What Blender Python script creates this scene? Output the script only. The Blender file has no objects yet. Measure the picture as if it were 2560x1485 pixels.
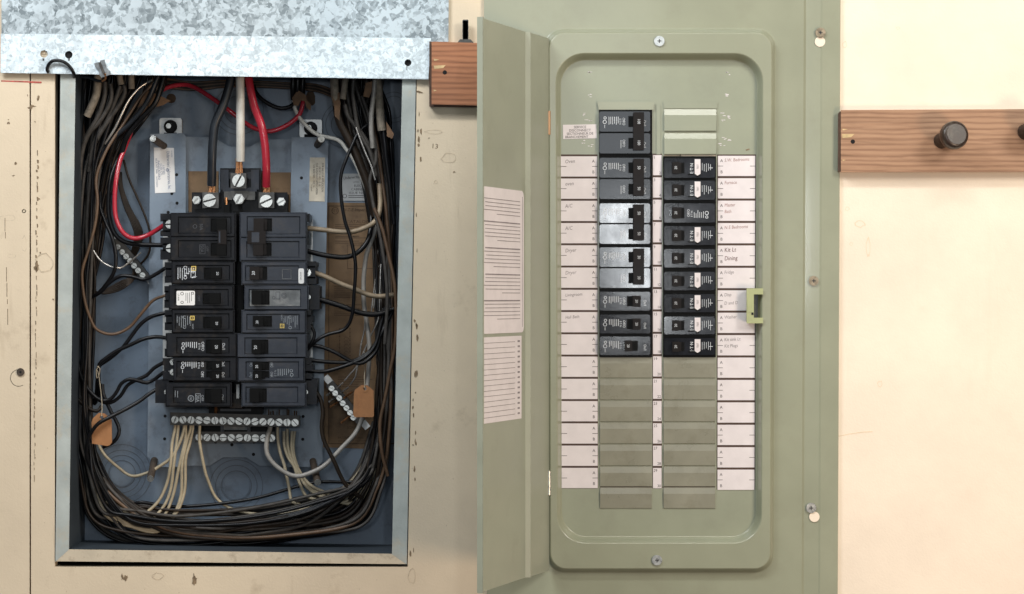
import bpy, bmesh, math, random
from mathutils import Vector, Matrix
R = math.radians
C = bpy.context.scene.collection
sc = bpy.context.scene
rnd = random.Random(7)

# ------------------------------------------------------------------ camera, world, lamps
S = 0.00043            # metres per photograph pixel on the wall plane
DC = 2.7               # camera distance from the wall
D = DC / S
cam_d = bpy.data.cameras.new('camera'); cam = bpy.data.objects.new('camera', cam_d); C.objects.link(cam)
cam.location = (0, -DC, 0); cam.rotation_euler = (R(90), 0, 0)
cam_d.sensor_width = 36; cam_d.lens = 36 * DC / (2560 * S); cam_d.clip_start = 0.05; cam_d.clip_end = 50
sc.camera = cam
w = bpy.data.worlds.new('World'); sc.world = w; w.use_nodes = True
w.node_tree.nodes['Background'].inputs[0].default_value = (0.80, 0.88, 1.0, 1)
w.node_tree.nodes['Background'].inputs[1].default_value = 0.07
def area(name, loc, target, sx, sy, power, col, spread=180):
    l = bpy.data.lights.new(name, 'AREA'); l.shape = 'RECTANGLE'; l.size = sx; l.size_y = sy
    l.energy = power; l.color = col; l.spread = R(spread)
    o = bpy.data.objects.new(name, l); C.objects.link(o); o.location = loc
    o.rotation_euler = (Vector(target) - Vector(loc)).to_track_quat('-Z', 'Y').to_euler()
    return o
area('window_lamp', (-0.80, -0.95, 1.10), (-0.30, 0, 0.0), 0.6, 0.5, 20, (0.95, 0.98, 1.0))
area('ceiling_lamp', (0.25, -1.15, 1.45), (0.2, 0, 0.0), 1.1, 0.14, 14, (1.0, 0.97, 0.92))
area('room_lamp', (1.30, -1.45, 0.85), (0.62, 0, 0.05), 0.5, 0.5, 21, (1.0, 0.94, 0.84))
area('warm_fill', (1.35, -1.7, -0.55), (0.5, 0, -0.15), 0.4, 0.4, 18, (1.0, 0.74, 0.52))  # unseen low fill, added to warm the lower right wall
area('phone_lamp', (-0.42, -2.75, 0.12), (-0.25, 0, 0), 0.10, 0.10, 3.3, (0.95, 0.98, 1.0))
area('bright_window', (0.268, -2.78, 0.125), (0.12, 0, 0.06), 0.085, 0.26, 3.6, (0.93, 0.97, 1.0))
area('sheen_fill', (0.06, -2.85, 0.46), (0.1, 0, 0.15), 0.52, 0.75, 4.5, (0.88, 0.95, 1.0))  # unseen fill, added for a soft sheen on the cover's upper left
sc.view_settings.view_transform = 'Standard'; sc.view_settings.look = 'None'
sc.view_settings.exposure = -0.25; sc.view_settings.gamma = 1.0

# ------------------------------------------------------------------ helpers
class Fr:
    """photograph pixels on a plane d pixels in front of the wall -> metres"""
    def __init__(s, d0): s.k = (D - d0) / D * S
    def __call__(s, px, py, d): return Vector(((px - 1280) * s.k, -d * S, (742.5 - py) * s.k))
def V(px, py, d): return Fr(d)(px, py, d)
origin = {}
def link(o): C.objects.link(o)
def props(o, label=None, cat=None, group=None, kind=None):
    if label: o['label'] = label
    if cat: o['category'] = cat
    if group: o['group'] = group
    if kind: o['kind'] = kind
    return o
def thing(name, label, cat, loc, group=None, kind=None):
    o = bpy.data.objects.new(name, None); link(o); o.location = loc
    o.empty_display_size = 0.01
    origin[o.name] = Vector(loc)
    return props(o, label, cat, group, kind)
class MB:
    def __init__(s): s.v = []; s.f = []; s.sm = []
    def add(s, vs, fs, smooth=False):
        b = len(s.v); s.v += [Vector(p) for p in vs]
        for q in fs: s.f.append([i + b for i in q]); s.sm.append(smooth)
        return s
    def prism(s, F, pts, d0, d1, c=0):
        """outline pts (photograph pixels, any winding), from d0 (back) to d1 (front), front edge chamfered by c"""
        a = sum(pts[i][0]*pts[(i+1) % len(pts)][1] - pts[(i+1) % len(pts)][0]*pts[i][1] for i in range(len(pts)))
        if a > 0: pts = pts[::-1]
        n = len(pts); vs = []
        vs += [F(x, y, d0) for x, y in pts]
        if c:
            cx = sum(p[0] for p in pts)/n; cy = sum(p[1] for p in pts)/n
            vs += [F(x, y, d1 - c) for x, y in pts]
            ins = []
            for i in range(n):
                p0 = Vector(pts[i-1]); p1 = Vector(pts[i]); p2 = Vector(pts[(i+1) % n])
                e1 = (p1-p0).normalized(); e2 = (p2-p1).normalized()
                n1 = Vector((e1.y, -e1.x)); n2 = Vector((e2.y, -e2.x))
                m = (n1+n2); m = m/max(m.dot(n1), 0.3) if m.length > 1e-6 else n1
                ins.append(p1 - m*c)
            vs += [F(p.x, p.y, d1) for p in ins]
            L = 3
        else:
            vs += [F(x, y, d1) for x, y in pts]; L = 2
        fs = [list(range(n))[::-1], [n*(L-1)+i for i in range(n)]]
        for l in range(L-1):
            for i in range(n):
                j = (i+1) % n
                fs.append([l*n+i, l*n+j, (l+1)*n+j, (l+1)*n+i])
        return s.add(vs, fs)
    def box(s, F, x0, y0, x1, y1, d0, d1, c=0):
        return s.prism(F, [(x0, y0), (x1, y0), (x1, y1), (x0, y1)], d0, d1, c)
    def cyl(s, F, cx, cy, r, d0, d1, n=16, c=0):
        return s.prism(F, [(cx + r*math.cos(2*math.pi*i/n), cy + r*math.sin(2*math.pi*i/n)) for i in range(n)], d0, d1, c)
    def ring(s, F, cx, cy, r0, r1, d0, d1, n=28, a0=0, a1=360):
        full = a1 - a0 >= 360; m = n if full else n + 1
        vs = []; fs = []
        for i in range(m):
            a = R(a0 + (a1-a0)*i/n)
            for rr, d in ((r0, d0), (r0, d1), (r1, d1), (r1, d0)):
                vs.append(F(cx + rr*math.cos(a), cy + rr*math.sin(a), d))
        for i in range(n):
            j = (i+1) % m
            for k in range(4):
                l = (k+1) % 4
                fs.append([i*4+k, i*4+l, j*4+l, j*4+k])
        return s.add(vs, fs)
    def frame(s, F, o, i, d0, d1, c=1.0):
        """rectangular frame: outer rect o, inner rect i"""
        (x0, y0, x1, y1), (a0, b0, a1, b1) = o, i
        def L(x0, y0, x1, y1, d): return [F(x0, y0, d), F(x1, y0, d), F(x1, y1, d), F(x0, y1, d)]
        vs = L(x0, y0, x1, y1, d0) + L(x0, y0, x1, y1, d1-c) + L(x0+c, y0+c, x1-c, y1-c, d1) + L(a0-c, b0-c, a1+c, b1+c, d1) + L(a0, b0, a1, b1, d1-c) + L(a0, b0, a1, b1, d0)
        fs = []
        for l in range(5):
            for q in range(4):
                r_ = (q+1) % 4
                fs.append([l*4+q, l*4+r_, (l+1)*4+r_, (l+1)*4+q])
        return s.add(vs, fs)
    def tube(s, pts, r, n=8, cap=True):
        """pts: world points; r: metres or list"""
        N = len(pts); rs = r if isinstance(r, list) else [r]*N
        vs = []; fs = []
        t = (pts[1]-pts[0]).normalized()
        u = t.orthogonal().normalized()
        for i in range(N):
            t = (pts[min(i+1, N-1)] - pts[max(i-1, 0)]).normalized()
            u = (u - t*u.dot(t)).normalized(); v_ = t.cross(u)
            for k in range(n):
                a = 2*math.pi*k/n
                vs.append(pts[i] + (u*math.cos(a) + v_*math.sin(a))*rs[i])
        for i in range(N-1):
            for k in range(n):
                l = (k+1) % n
                fs.append([i*n+k, i*n+l, (i+1)*n+l, (i+1)*n+k])
        s.add(vs, fs, True)
        if cap: s.add(vs[:n], [list(range(n))[::-1]]); s.add(vs[-n:], [list(range(n))])
        return s
    def holes(s, F, outer, hs, d, thick=0):
        """flat sheet at d with holes; hole edges walled back by thick"""
        bm = bmesh.new(); ed = []
        for lp in [outer] + hs:
            vv = [bm.verts.new(F(x, y, d)) for x, y in lp]
            ed += [bm.edges.new((vv[i], vv[(i+1) % len(vv)])) for i in range(len(vv))]
        bmesh.ops.triangle_fill(bm, edges=ed, use_beauty=True, use_dissolve=False, normal=(0, -1, 0))
        bm.verts.index_update()
        for fc in bm.faces:
            if fc.normal.y > 0: fc.normal_flip()
        s.add([v.co.copy() for v in bm.verts], [[v.index for v in fc.verts] for fc in bm.faces]); bm.free()
        if thick:
            for lp in [outer] + hs:
                n = len(lp)
                s.add([F(x, y, d) for x, y in lp] + [F(x, y, d-thick) for x, y in lp],
                      [[i, (i+1) % n, n+(i+1) % n, n+i] for i in range(n)])
        return s
    def text(s, F, t, px, py, d, h, rot=0, sx=1.0, align=0.5, shear=0.0):
        """h: capital height in pixels; rot in degrees clockwise; (px,py) centre (align .5) of the line"""
        wtot = sum(ADV.get(c, 0.3) for c in t); k = h/0.72
        x = -wtot*align; ca, sa = math.cos(R(rot)), math.sin(R(rot))
        for c in t:
            if c in GL:
                vs, fs = GL[c]; out = []
                for p in vs:
                    lx = (p[0] + x + shear*p[1])*k*sx; ly = -(p[1] - 0.36)*k
                    out.append(F(px + lx*ca - ly*sa, py + lx*sa + ly*ca, d))
                s.add(out, fs)
            x += ADV.get(c, 0.3)
        return s
    def build(s, name, m, parent=None, label=None, cat=None, group=None, kind=None):
        me = bpy.data.meshes.new(name); o = bpy.data.objects.new(name, me)
        if parent is None:
            lo = Vector([min(v[i] for v in s.v) for i in range(3)]); hi = Vector([max(v[i] for v in s.v) for i in range(3)])
            org = (lo+hi)/2; org.y = hi.y
        else: org = origin[parent.name]
        me.from_pydata([v - org for v in s.v], [], s.f)
        me.polygons.foreach_set('use_smooth', s.sm)
        me.materials.append(m); me.update()
        link(o)
        if parent is None: o.location = org
        else: o.parent = parent
        origin[o.name] = org
        return props(o, label, cat, group, kind)
def rr(x0, y0, x1, y1, r, n=8):
    out = []
    for cx, cy, a in ((x1-r, y0+r, -90), (x1-r, y1-r, 0), (x0+r, y1-r, 90), (x0+r, y0+r, 180)):
        for i in range(n+1):
            t = R(a + 90*i/n); out.append((cx + r*math.cos(t), cy + r*math.sin(t)))
    return out
def spline(pts, step=9.0):
    """Catmull-Rom through (x, y, d) points, sampled"""
    P = [Vector(p) for p in pts]; P = [P[0]*2 - P[1]] + P + [P[-1]*2 - P[-2]]; out = []
    for i in range(1, len(P)-2):
        n = max(2, int((P[i+1]-P[i]).length/step))
        for k in range(n):
            t = k/n; a, b, c, d = P[i-1:i+3]
            out.append(0.5*((2*b) + (c-a)*t + (2*a-5*b+4*c-d)*t*t + (3*b-a-3*c+d)*t**3))
    out.append(P[-2]); return out
def blob(cx, cy, rx, ry, n=11, j=0.35, seed=0):
    q = random.Random(seed*31 + int(cx*7+cy))
    return [(cx + rx*(1 + q.uniform(-j, j))*math.cos(2*math.pi*i/n), cy + ry*(1 + q.uniform(-j, j))*math.sin(2*math.pi*i/n)) for i in range(n)]

# glyphs of the built-in font, meshed once
GL = {}; ADV = {}
def make_glyphs():
    chars = 'ABCDEFGHIJKLMNOPRSTUVWXYZabcdefghiklmnopqrstuvwxyz0123456789/.,\'()-·&'
    def mk(t):
        cu = bpy.data.curves.new('glyph', 'FONT'); cu.body = t; cu.resolution_u = 2; cu.fill_mode = 'FRONT'
        o = bpy.data.objects.new('glyph', cu); link(o); return o
    objs = [(c, mk(c), mk(c + '|')) for c in chars]; bar = mk('|')
    dg = bpy.context.evaluated_depsgraph_get(); dg.update()
    def mesh(o):
        me = bpy.data.meshes.new_from_object(o.evaluated_get(dg))
        r = ([tuple(v.co) for v in me.vertices], [list(p.vertices) for p in me.polygons]); bpy.data.meshes.remove(me); return r
    b = max(v[0] for v in mesh(bar)[0])
    for c, o, o2 in objs:
        GL[c] = mesh(o); ADV[c] = max(v[0] for v in mesh(o2)[0]) - b
    for o in [x for t in objs for x in t[1:]] + [bar]:
        cu = o.data; bpy.data.objects.remove(o); bpy.data.curves.remove(cu)
make_glyphs()

# ------------------------------------------------------------------ materials
def nodes(name):
    m = bpy.data.materials.new(name); m.use_nodes = True
    nt = m.node_tree; return m, nt, nt.nodes['Principled BSDF']
def N(nt, t, **kw):
    n = nt.nodes.new(t)
    for k, v in kw.items():
        if k in n.inputs.keys(): n.inputs[k].default_value = v
        else: setattr(n, k, v)
    return n
def ramp(nt, src, stops):
    r = nt.nodes.new('ShaderNodeValToRGB'); e = r.color_ramp.elements
    while len(e) < len(stops): e.new(0.5)
    for i, (p, c) in enumerate(stops): e[i].position = p; e[i].color = (*c, 1)
    nt.links.new(src, r.inputs[0]); return r
def mix(nt, a, b, fac, mode='MIX'):
    x = nt.nodes.new('ShaderNodeMix'); x.data_type = 'RGBA'; x.blend_type = mode
    for val, key in ((fac, 0), (a, 6), (b, 7)):
        if isinstance(val, (tuple, list)): x.inputs[key].default_value = (*val, 1)
        elif isinstance(val, (int, float)): x.inputs[key].default_value = val
        else: nt.links.new(val, x.inputs[key])
    return x.outputs[2]
def sh(c, k): return tuple(min(1, a*k) for a in c)
def mat(name, col, rough=0.5, metal=0.0, var=0.25, scale=60, dirt=None, dirt_amt=0.0, dirt_scale=90, bump=0.0, bscale=400, coat=0.0, spec=0.5):
    spread = 0.12 if spec >= 0.5 else 0.08
    m, nt, b = nodes(name); tc = N(nt, 'ShaderNodeTexCoord')
    n1 = N(nt, 'ShaderNodeTexNoise', Scale=scale, Detail=5.0, Roughness=0.6); nt.links.new(tc.outputs['Object'], n1.inputs['Vector'])
    r1 = ramp(nt, n1.outputs['Fac'], [(0.3, sh(col, 1-var)), (0.7, sh(col, 1+var))])
    out = r1.outputs[0]
    if dirt:
        n2 = N(nt, 'ShaderNodeTexNoise', Scale=dirt_scale, Detail=6.0, Roughness=0.7); nt.links.new(tc.outputs['Object'], n2.inputs['Vector'])
        r2 = ramp(nt, n2.outputs['Fac'], [(0.52, (0, 0, 0)), (0.70, (dirt_amt,)*3)])
        out = mix(nt, out, dirt, r2.outputs[0])
    nt.links.new(out, b.inputs['Base Color'])
    b.inputs['Metallic'].default_value = metal
    rr_ = N(nt, 'ShaderNodeMapRange'); rr_.inputs[3].default_value = max(0.03, rough-spread); rr_.inputs[4].default_value = min(1, rough+spread)
    b.inputs['Specular IOR Level'].default_value = spec
    nt.links.new(n1.outputs['Fac'], rr_.inputs[0]); nt.links.new(rr_.outputs[0], b.inputs['Roughness'])
    if coat: b.inputs['Coat Weight'].default_value = coat; b.inputs['Coat Roughness'].default_value = 0.08
    if bump:
        n3 = N(nt, 'ShaderNodeTexNoise', Scale=bscale, Detail=3.0); nt.links.new(tc.outputs['Object'], n3.inputs['Vector'])
        bp = N(nt, 'ShaderNodeBump', Strength=bump, Distance=0.001); nt.links.new(n3.outputs['Fac'], bp.inputs['Height']); nt.links.new(bp.outputs[0], b.inputs['Normal'])
    return m
def wall_mat(name, col, dark, amt):
    m, nt, b = nodes(name); tc = N(nt, 'ShaderNodeTexCoord')
    def noise(sc_, det, mp=None):
        n = N(nt, 'ShaderNodeTexNoise', Scale=sc_, Detail=det, Roughness=0.65)
        if mp:
            k = N(nt, 'ShaderNodeMapping'); k.inputs['Scale'].default_value = mp
            nt.links.new(tc.outputs['Object'], k.inputs['Vector']); nt.links.new(k.outputs[0], n.inputs['Vector'])
        else: nt.links.new(tc.outputs['Object'], n.inputs['Vector'])
        return n.outputs['Fac']
    out = ramp(nt, noise(9, 6), [(0.3, sh(col, 0.93)), (0.7, sh(col, 1.06))]).outputs[0]
    out = mix(nt, out, dark, ramp(nt, noise(26, 7), [(0.60, (0, 0, 0)), (0.74, (0.55*amt,)*3)]).outputs[0])        # smudges
    out = mix(nt, out, dark, ramp(nt, noise(30, 5, (1, 1, 0.12)), [(0.62, (0, 0, 0)), (0.70, (0.35*amt,)*3)]).outputs[0])   # runs
    out = mix(nt, out, dark, ramp(nt, noise(330, 2), [(0.735, (0, 0, 0)), (0.76, (0.8*amt,)*3)]).outputs[0])       # flecks
    nt.links.new(out, b.inputs['Base Color']); b.inputs['Roughness'].default_value = 0.55
    bp = N(nt, 'ShaderNodeBump', Strength=0.4, Distance=0.001); nt.links.new(mix(nt, noise(60, 8), noise(420, 3), 0.45), bp.inputs['Height']); nt.links.new(bp.outputs[0], b.inputs['Normal'])
    return m
def wood_mat(name, c0, c1, c2):
    m, nt, b = nodes(name); tc = N(nt, 'ShaderNodeTexCoord')
    k = N(nt, 'ShaderNodeMapping'); k.inputs['Scale'].default_value = (1.0, 6, 14); nt.links.new(tc.outputs['Object'], k.inputs['Vector'])
    n = N(nt, 'ShaderNodeTexNoise', Scale=16.0, Detail=6.0, Roughness=0.65, Distortion=0.6); nt.links.new(k.outputs[0], n.inputs['Vector'])
    k2 = N(nt, 'ShaderNodeMapping'); k2.inputs['Scale'].default_value = (0.16, 1, 1); nt.links.new(tc.outputs['Object'], k2.inputs['Vector'])
    wv = N(nt, 'ShaderNodeTexWave', wave_type='BANDS', bands_direction='Z'); wv.inputs['Scale'].default_value = 55; wv.inputs['Distortion'].default_value = 5; wv.inputs['Detail'].default_value = 3; wv.inputs['Detail Scale'].default_value = 1.2
    nt.links.new(k2.outputs[0], wv.inputs['Vector'])
    out = mix(nt, ramp(nt, n.outputs['Fac'], [(0.3, c0), (0.5, c1), (0.72, c2)]).outputs[0], ramp(nt, wv.outputs['Fac'], [(0.0, sh(c0, 0.75)), (0.45, c1), (1, c2)]).outputs[0], 0.4)
    n4 = N(nt, 'ShaderNodeTexNoise', Scale=22.0, Detail=3.0); nt.links.new(tc.outputs['Object'], n4.inputs['Vector'])
    out = mix(nt, out, sh(c0, 0.55), ramp(nt, n4.outputs['Fac'], [(0.64, (0, 0, 0)), (0.82, (0.5,)*3)]).outputs[0])
    nt.links.new(out, b.inputs['Base Color']); b.inputs['Roughness'].default_value = 0.5
    bp = N(nt, 'ShaderNodeBump', Strength=0.3, Distance=0.0006); nt.links.new(n.outputs['Fac'], bp.inputs['Height']); nt.links.new(bp.outputs[0], b.inputs['Normal'])
    return m
def galv_mat(name, scale, lo, hi, metal, rough):
    m, nt, b = nodes(name); tc = N(nt, 'ShaderNodeTexCoord')
    nz = N(nt, 'ShaderNodeTexNoise', Scale=130.0, Detail=3.0); nt.links.new(tc.outputs['Object'], nz.inputs['Vector'])
    va = N(nt, 'ShaderNodeVectorMath', operation='MULTIPLY_ADD'); va.inputs[1].default_value = (0.010,)*3
    nt.links.new(nz.outputs['Color'], va.inputs[0]); nt.links.new(tc.outputs['Object'], va.inputs[2])
    outs = []
    for s_, in ((scale,), (scale*2.1,)):
        v = N(nt, 'ShaderNodeTexVoronoi', Scale=s_); nt.links.new(va.outputs[0], v.inputs['Vector'])
        sp = N(nt, 'ShaderNodeSeparateColor'); nt.links.new(v.outputs['Color'], sp.inputs[0]); outs.append((v, sp))
    f = mix(nt, outs[0][1].outputs[0], outs[1][1].outputs[1], 0.45)
    n3 = N(nt, 'ShaderNodeTexNoise', Scale=9.0, Detail=4.0); nt.links.new(tc.outputs['Object'], n3.inputs['Vector'])
    big = ramp(nt, n3.outputs['Fac'], [(0.35, (0.86,)*3), (0.65, (1.06,)*3)])
    col = ramp(nt, f, [(0.16, lo), (0.42, tuple((a+c)/2 for a, c in zip(lo, hi))), (0.62, hi)]).outputs[0]
    nt.links.new(mix(nt, col, big.outputs[0], 1.0, 'MULTIPLY'), b.inputs['Base Color'])
    b.inputs['Metallic'].default_value = metal
    r_ = ramp(nt, outs[0][1].outputs[2], [(0, (rough-0.12,)*3), (1, (rough+0.15,)*3)]); nt.links.new(r_.outputs[0], b.inputs['Roughness'])
    return m

M = dict(
 old_wall=wall_mat('old_cream_paint', (0.71, 0.60, 0.445), (0.26, 0.18, 0.10), 0.6),
 new_wall=wall_mat('fresh_cream_paint', (0.90, 0.785, 0.645), (0.66, 0.46, 0.30), 0.15),
 dark_gap=mat('dark_gap_wood', (0.035, 0.022, 0.014), 0.8),
 stain=mat('brown_stain', (0.21, 0.15, 0.09), 0.8, var=0.5, scale=300),
 pale_stain=mat('pale_stain', (0.58, 0.485, 0.355), 0.7, var=0.3, scale=200),
 faint_mark=mat('faint_mark', (0.80, 0.66, 0.48), 0.6, var=0.1),
 red_pencil=mat('red_pencil', (0.45, 0.09, 0.07), 0.7, var=0.5, scale=250),
 galv=galv_mat('galvanised_spangle', 135, (0.21, 0.255, 0.28), (0.57, 0.66, 0.71), 0.25, 0.42),
 galv_lit=galv_mat('galvanised_fine_spangle_lit', 210, (0.50, 0.58, 0.62), (0.78, 0.89, 0.95), 0.25, 0.40),  # finer spangle; the brighter light on the bent strip is put into the colour
 flange=mat('box_flange_paint', (0.42, 0.46, 0.44), 0.5, var=0.15, scale=30, dirt=(0.50, 0.44, 0.33), dirt_amt=0.6, dirt_scale=45, bump=0.2),
 flange_cream=mat('overpainted_flange', (0.62, 0.54, 0.41), 0.55, var=0.12, scale=40, dirt=(0.28, 0.22, 0.15), dirt_amt=0.6, dirt_scale=80, bump=0.2),
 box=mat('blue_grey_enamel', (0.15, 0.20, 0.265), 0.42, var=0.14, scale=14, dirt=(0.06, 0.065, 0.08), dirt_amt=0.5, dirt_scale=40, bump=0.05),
 box_shaded=mat('box_enamel_shaded', (0.045, 0.058, 0.072), 0.5, var=0.2, scale=20),  # box enamel with the shade on the side walls put into the colour
 pan=mat('pan_enamel', (0.21, 0.262, 0.325), 0.42, var=0.10, scale=18, dirt=(0.09, 0.09, 0.10), dirt_amt=0.45, dirt_scale=70, bump=0.05),
 scored=mat('knockout_score', (0.10, 0.12, 0.15), 0.6),
 black_hole=mat('black_hole', (0.006, 0.006, 0.007), 0.9),
 kraft=mat('kraft_paper', (0.20, 0.125, 0.065), 0.7, var=0.22, scale=22, dirt=(0.06, 0.035, 0.02), dirt_amt=0.6, dirt_scale=28),
 kraft_ink=mat('kraft_ink', (0.075, 0.045, 0.025), 0.8),
 white_label=mat('white_label', (0.80, 0.80, 0.79), 0.5, var=0.05),
 aged_label=mat('aged_foil_label', (0.50, 0.45, 0.36), 0.45, var=0.3, scale=50, dirt=(0.30, 0.22, 0.12), dirt_amt=0.7, dirt_scale=40),
 blue_ink=mat('blue_ink', (0.08, 0.13, 0.26), 0.7),
 grey_label=mat('grey_box_label', (0.42, 0.43, 0.43), 0.5, var=0.15, scale=40),
 black_ink=mat('black_ink', (0.05, 0.045, 0.045), 0.7),
 plastic_old=mat('old_black_plastic', (0.009, 0.010, 0.013), 0.36, spec=0.22, var=0.4, scale=70, dirt=(0.05, 0.04, 0.03), dirt_amt=0.45, dirt_scale=60, bump=0.06),
 plastic_grey=mat('dusty_slate_plastic', (0.030, 0.036, 0.049), 0.34, spec=0.32, var=0.3, scale=50, dirt=(0.065, 0.055, 0.045), dirt_amt=0.5, dirt_scale=50, bump=0.06),
 plastic_worn=mat('worn_grey_plastic', (0.13, 0.14, 0.145), 0.4, var=0.5, scale=60, dirt=(0.30, 0.30, 0.29), dirt_amt=0.7, dirt_scale=70),
 toggle=mat('toggle_black', (0.004, 0.004, 0.004), 0.4, var=0.2, spec=0.12),
 toggle_brown=mat('toggle_brown_black', (0.010, 0.007, 0.006), 0.36, var=0.2, spec=0.2),
 plastic_new=mat('new_black_plastic', (0.012, 0.013, 0.017), 0.12, var=0.25, scale=45, spec=0.45, bump=0.02, bscale=120),
 print_white=mat('white_print', (0.62, 0.66, 0.70), 0.6, var=0.1),
 print_grey=mat('grey_print', (0.27, 0.30, 0.33), 0.6, var=0.2),
 emboss=mat('moulded_mark', (0.055, 0.06, 0.07), 0.5),
 yellow=mat('yellow_print', (0.62, 0.46, 0.12), 0.6),
 zinc=mat('zinc_screw', (0.60, 0.61, 0.585), 0.30, metal=0.85, var=0.25, scale=250),
 zinc_strip=mat('zinc_strip', (0.55, 0.56, 0.55), 0.38, metal=0.5, var=0.35, scale=90),
 steel=mat('dull_steel', (0.10, 0.10, 0.095), 0.4, metal=0.6, var=0.3, scale=120),
 lug=mat('lug_metal', (0.085, 0.085, 0.082), 0.42, metal=0.4, var=0.4, scale=120),
 rust=mat('rusty_stud', (0.085, 0.065, 0.05), 0.6, metal=0.4, var=0.4, scale=200),
 bar=mat('terminal_bar', (0.050, 0.048, 0.045), 0.45, metal=0.3, var=0.4, scale=100),
 dull_screw=mat('dull_screw', (0.42, 0.34, 0.24), 0.32, metal=0.8, var=0.4, scale=250),
 clip_metal=mat('clip_metal', (0.26, 0.28, 0.29), 0.35, metal=0.6, var=0.4, scale=200),
 copper=mat('copper', (0.62, 0.30, 0.14), 0.3, metal=0.85, var=0.25, scale=200),
 brass=mat('hinge_copper', (0.50, 0.29, 0.16), 0.32, metal=0.7, var=0.15),
 w_black=mat('black_insulation', (0.006, 0.006, 0.007), 0.32, spec=0.3, var=0.3, scale=80),
 w_slate=mat('slate_insulation', (0.016, 0.020, 0.026), 0.34, spec=0.35, var=0.25, scale=60),
 w_grey=mat('grey_insulation', (0.062, 0.057, 0.052), 0.5, spec=0.3, var=0.35, scale=120),
 w_dbrown=mat('dark_brown_insulation', (0.022, 0.015, 0.010), 0.45, spec=0.3, var=0.4, scale=80),
 w_brown=mat('brown_insulation', (0.105, 0.062, 0.035), 0.45, var=0.3, scale=80),
 w_red=mat('red_insulation', (0.40, 0.022, 0.040), 0.24, var=0.15, scale=60, coat=0.3),
 w_white=mat('white_insulation', (0.62, 0.61, 0.56), 0.35, var=0.12, scale=70, dirt=(0.35, 0.30, 0.22), dirt_amt=0.4, dirt_scale=60),
 w_beige=mat('beige_insulation', (0.42, 0.36, 0.25), 0.42, var=0.22, scale=90),
 w_tan=mat('tan_insulation', (0.29, 0.225, 0.15), 0.45, var=0.3, scale=70, dirt=(0.09, 0.06, 0.04), dirt_amt=0.5),
 w_lgrey=mat('light_grey_insulation', (0.30, 0.285, 0.26), 0.38, var=0.25, scale=70),
 bare=mat('bare_tinned_wire', (0.55, 0.53, 0.50), 0.25, metal=0.7, var=0.2, scale=150),
 sheath=mat('woven_sheath', (0.24, 0.205, 0.16), 0.8, var=0.4, scale=180, bump=0.4, bscale=700),
 paper=mat('torn_brown_paper', (0.16, 0.092, 0.05), 0.8, var=0.4, scale=90),
 tag=mat('orange_brown_tag', (0.34, 0.155, 0.06), 0.7, var=0.15, scale=60, dirt=(0.20, 0.085, 0.035), dirt_amt=0.5, dirt_scale=50),
 string=mat('tag_string', (0.36, 0.31, 0.23), 0.8),
 wood_l=wood_mat('red_brown_wood', (0.20, 0.076, 0.033), (0.37, 0.150, 0.068), (0.45, 0.20, 0.10)),
 wood_r=wood_mat('tan_wood', (0.22, 0.115, 0.062), (0.37, 0.205, 0.118), (0.46, 0.28, 0.17)),
 wood_shaded=mat('shaded_board_end', (0.085, 0.045, 0.028), 0.7, var=0.3, scale=120),  # board wood with the shade of its edges put into the colour
 chip=mat('bare_wood_chip', (0.62, 0.46, 0.24), 0.7, var=0.2, scale=120),
 peg=mat('peg_dark_wood', (0.035, 0.022, 0.017), 0.32, var=0.4, scale=120, dirt=(0.12, 0.11, 0.08), dirt_amt=0.5, dirt_scale=90),
 green=mat('sage_green_enamel', (0.305, 0.322, 0.232), 0.33, var=0.06, scale=12, dirt=(0.25, 0.25, 0.18), dirt_amt=0.35, dirt_scale=14, coat=0.35, bump=0.03, bscale=300),
 green_in=mat('sage_green_plate', (0.295, 0.318, 0.235), 0.33, var=0.07, scale=14, dirt=(0.24, 0.25, 0.19), dirt_amt=0.3, dirt_scale=25, bump=0.03, bscale=300, coat=0.25),
 green_door=mat('sage_green_door', (0.325, 0.348, 0.275), 0.42, var=0.07, scale=14, dirt=(0.25, 0.26, 0.20), dirt_amt=0.4, dirt_scale=18, bump=0.03, bscale=300),
 filler=mat('filler_plate_green', (0.265, 0.262, 0.205), 0.30, var=0.10, scale=22, dirt=(0.17, 0.16, 0.11), dirt_amt=0.4, dirt_scale=40, bump=0.06, bscale=200),
 latch=mat('latch_green', (0.40, 0.43, 0.22), 0.35, var=0.06),
 card=mat('paper_card', (0.74, 0.695, 0.71), 0.6, var=0.05, scale=60),
 card_bar=mat('dark_brown_bar', (0.060, 0.032, 0.022), 0.5, var=0.15),
 pencil=mat('pencil_grey', (0.25, 0.225, 0.235), 0.7), pencil_red=mat('pencil_rose', (0.34, 0.19, 0.175), 0.7), marker=mat('marker_brown', (0.10, 0.03, 0.025), 0.6),
 dark_void=mat('panel_interior', (0.010, 0.010, 0.012), 0.7),
)

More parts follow.
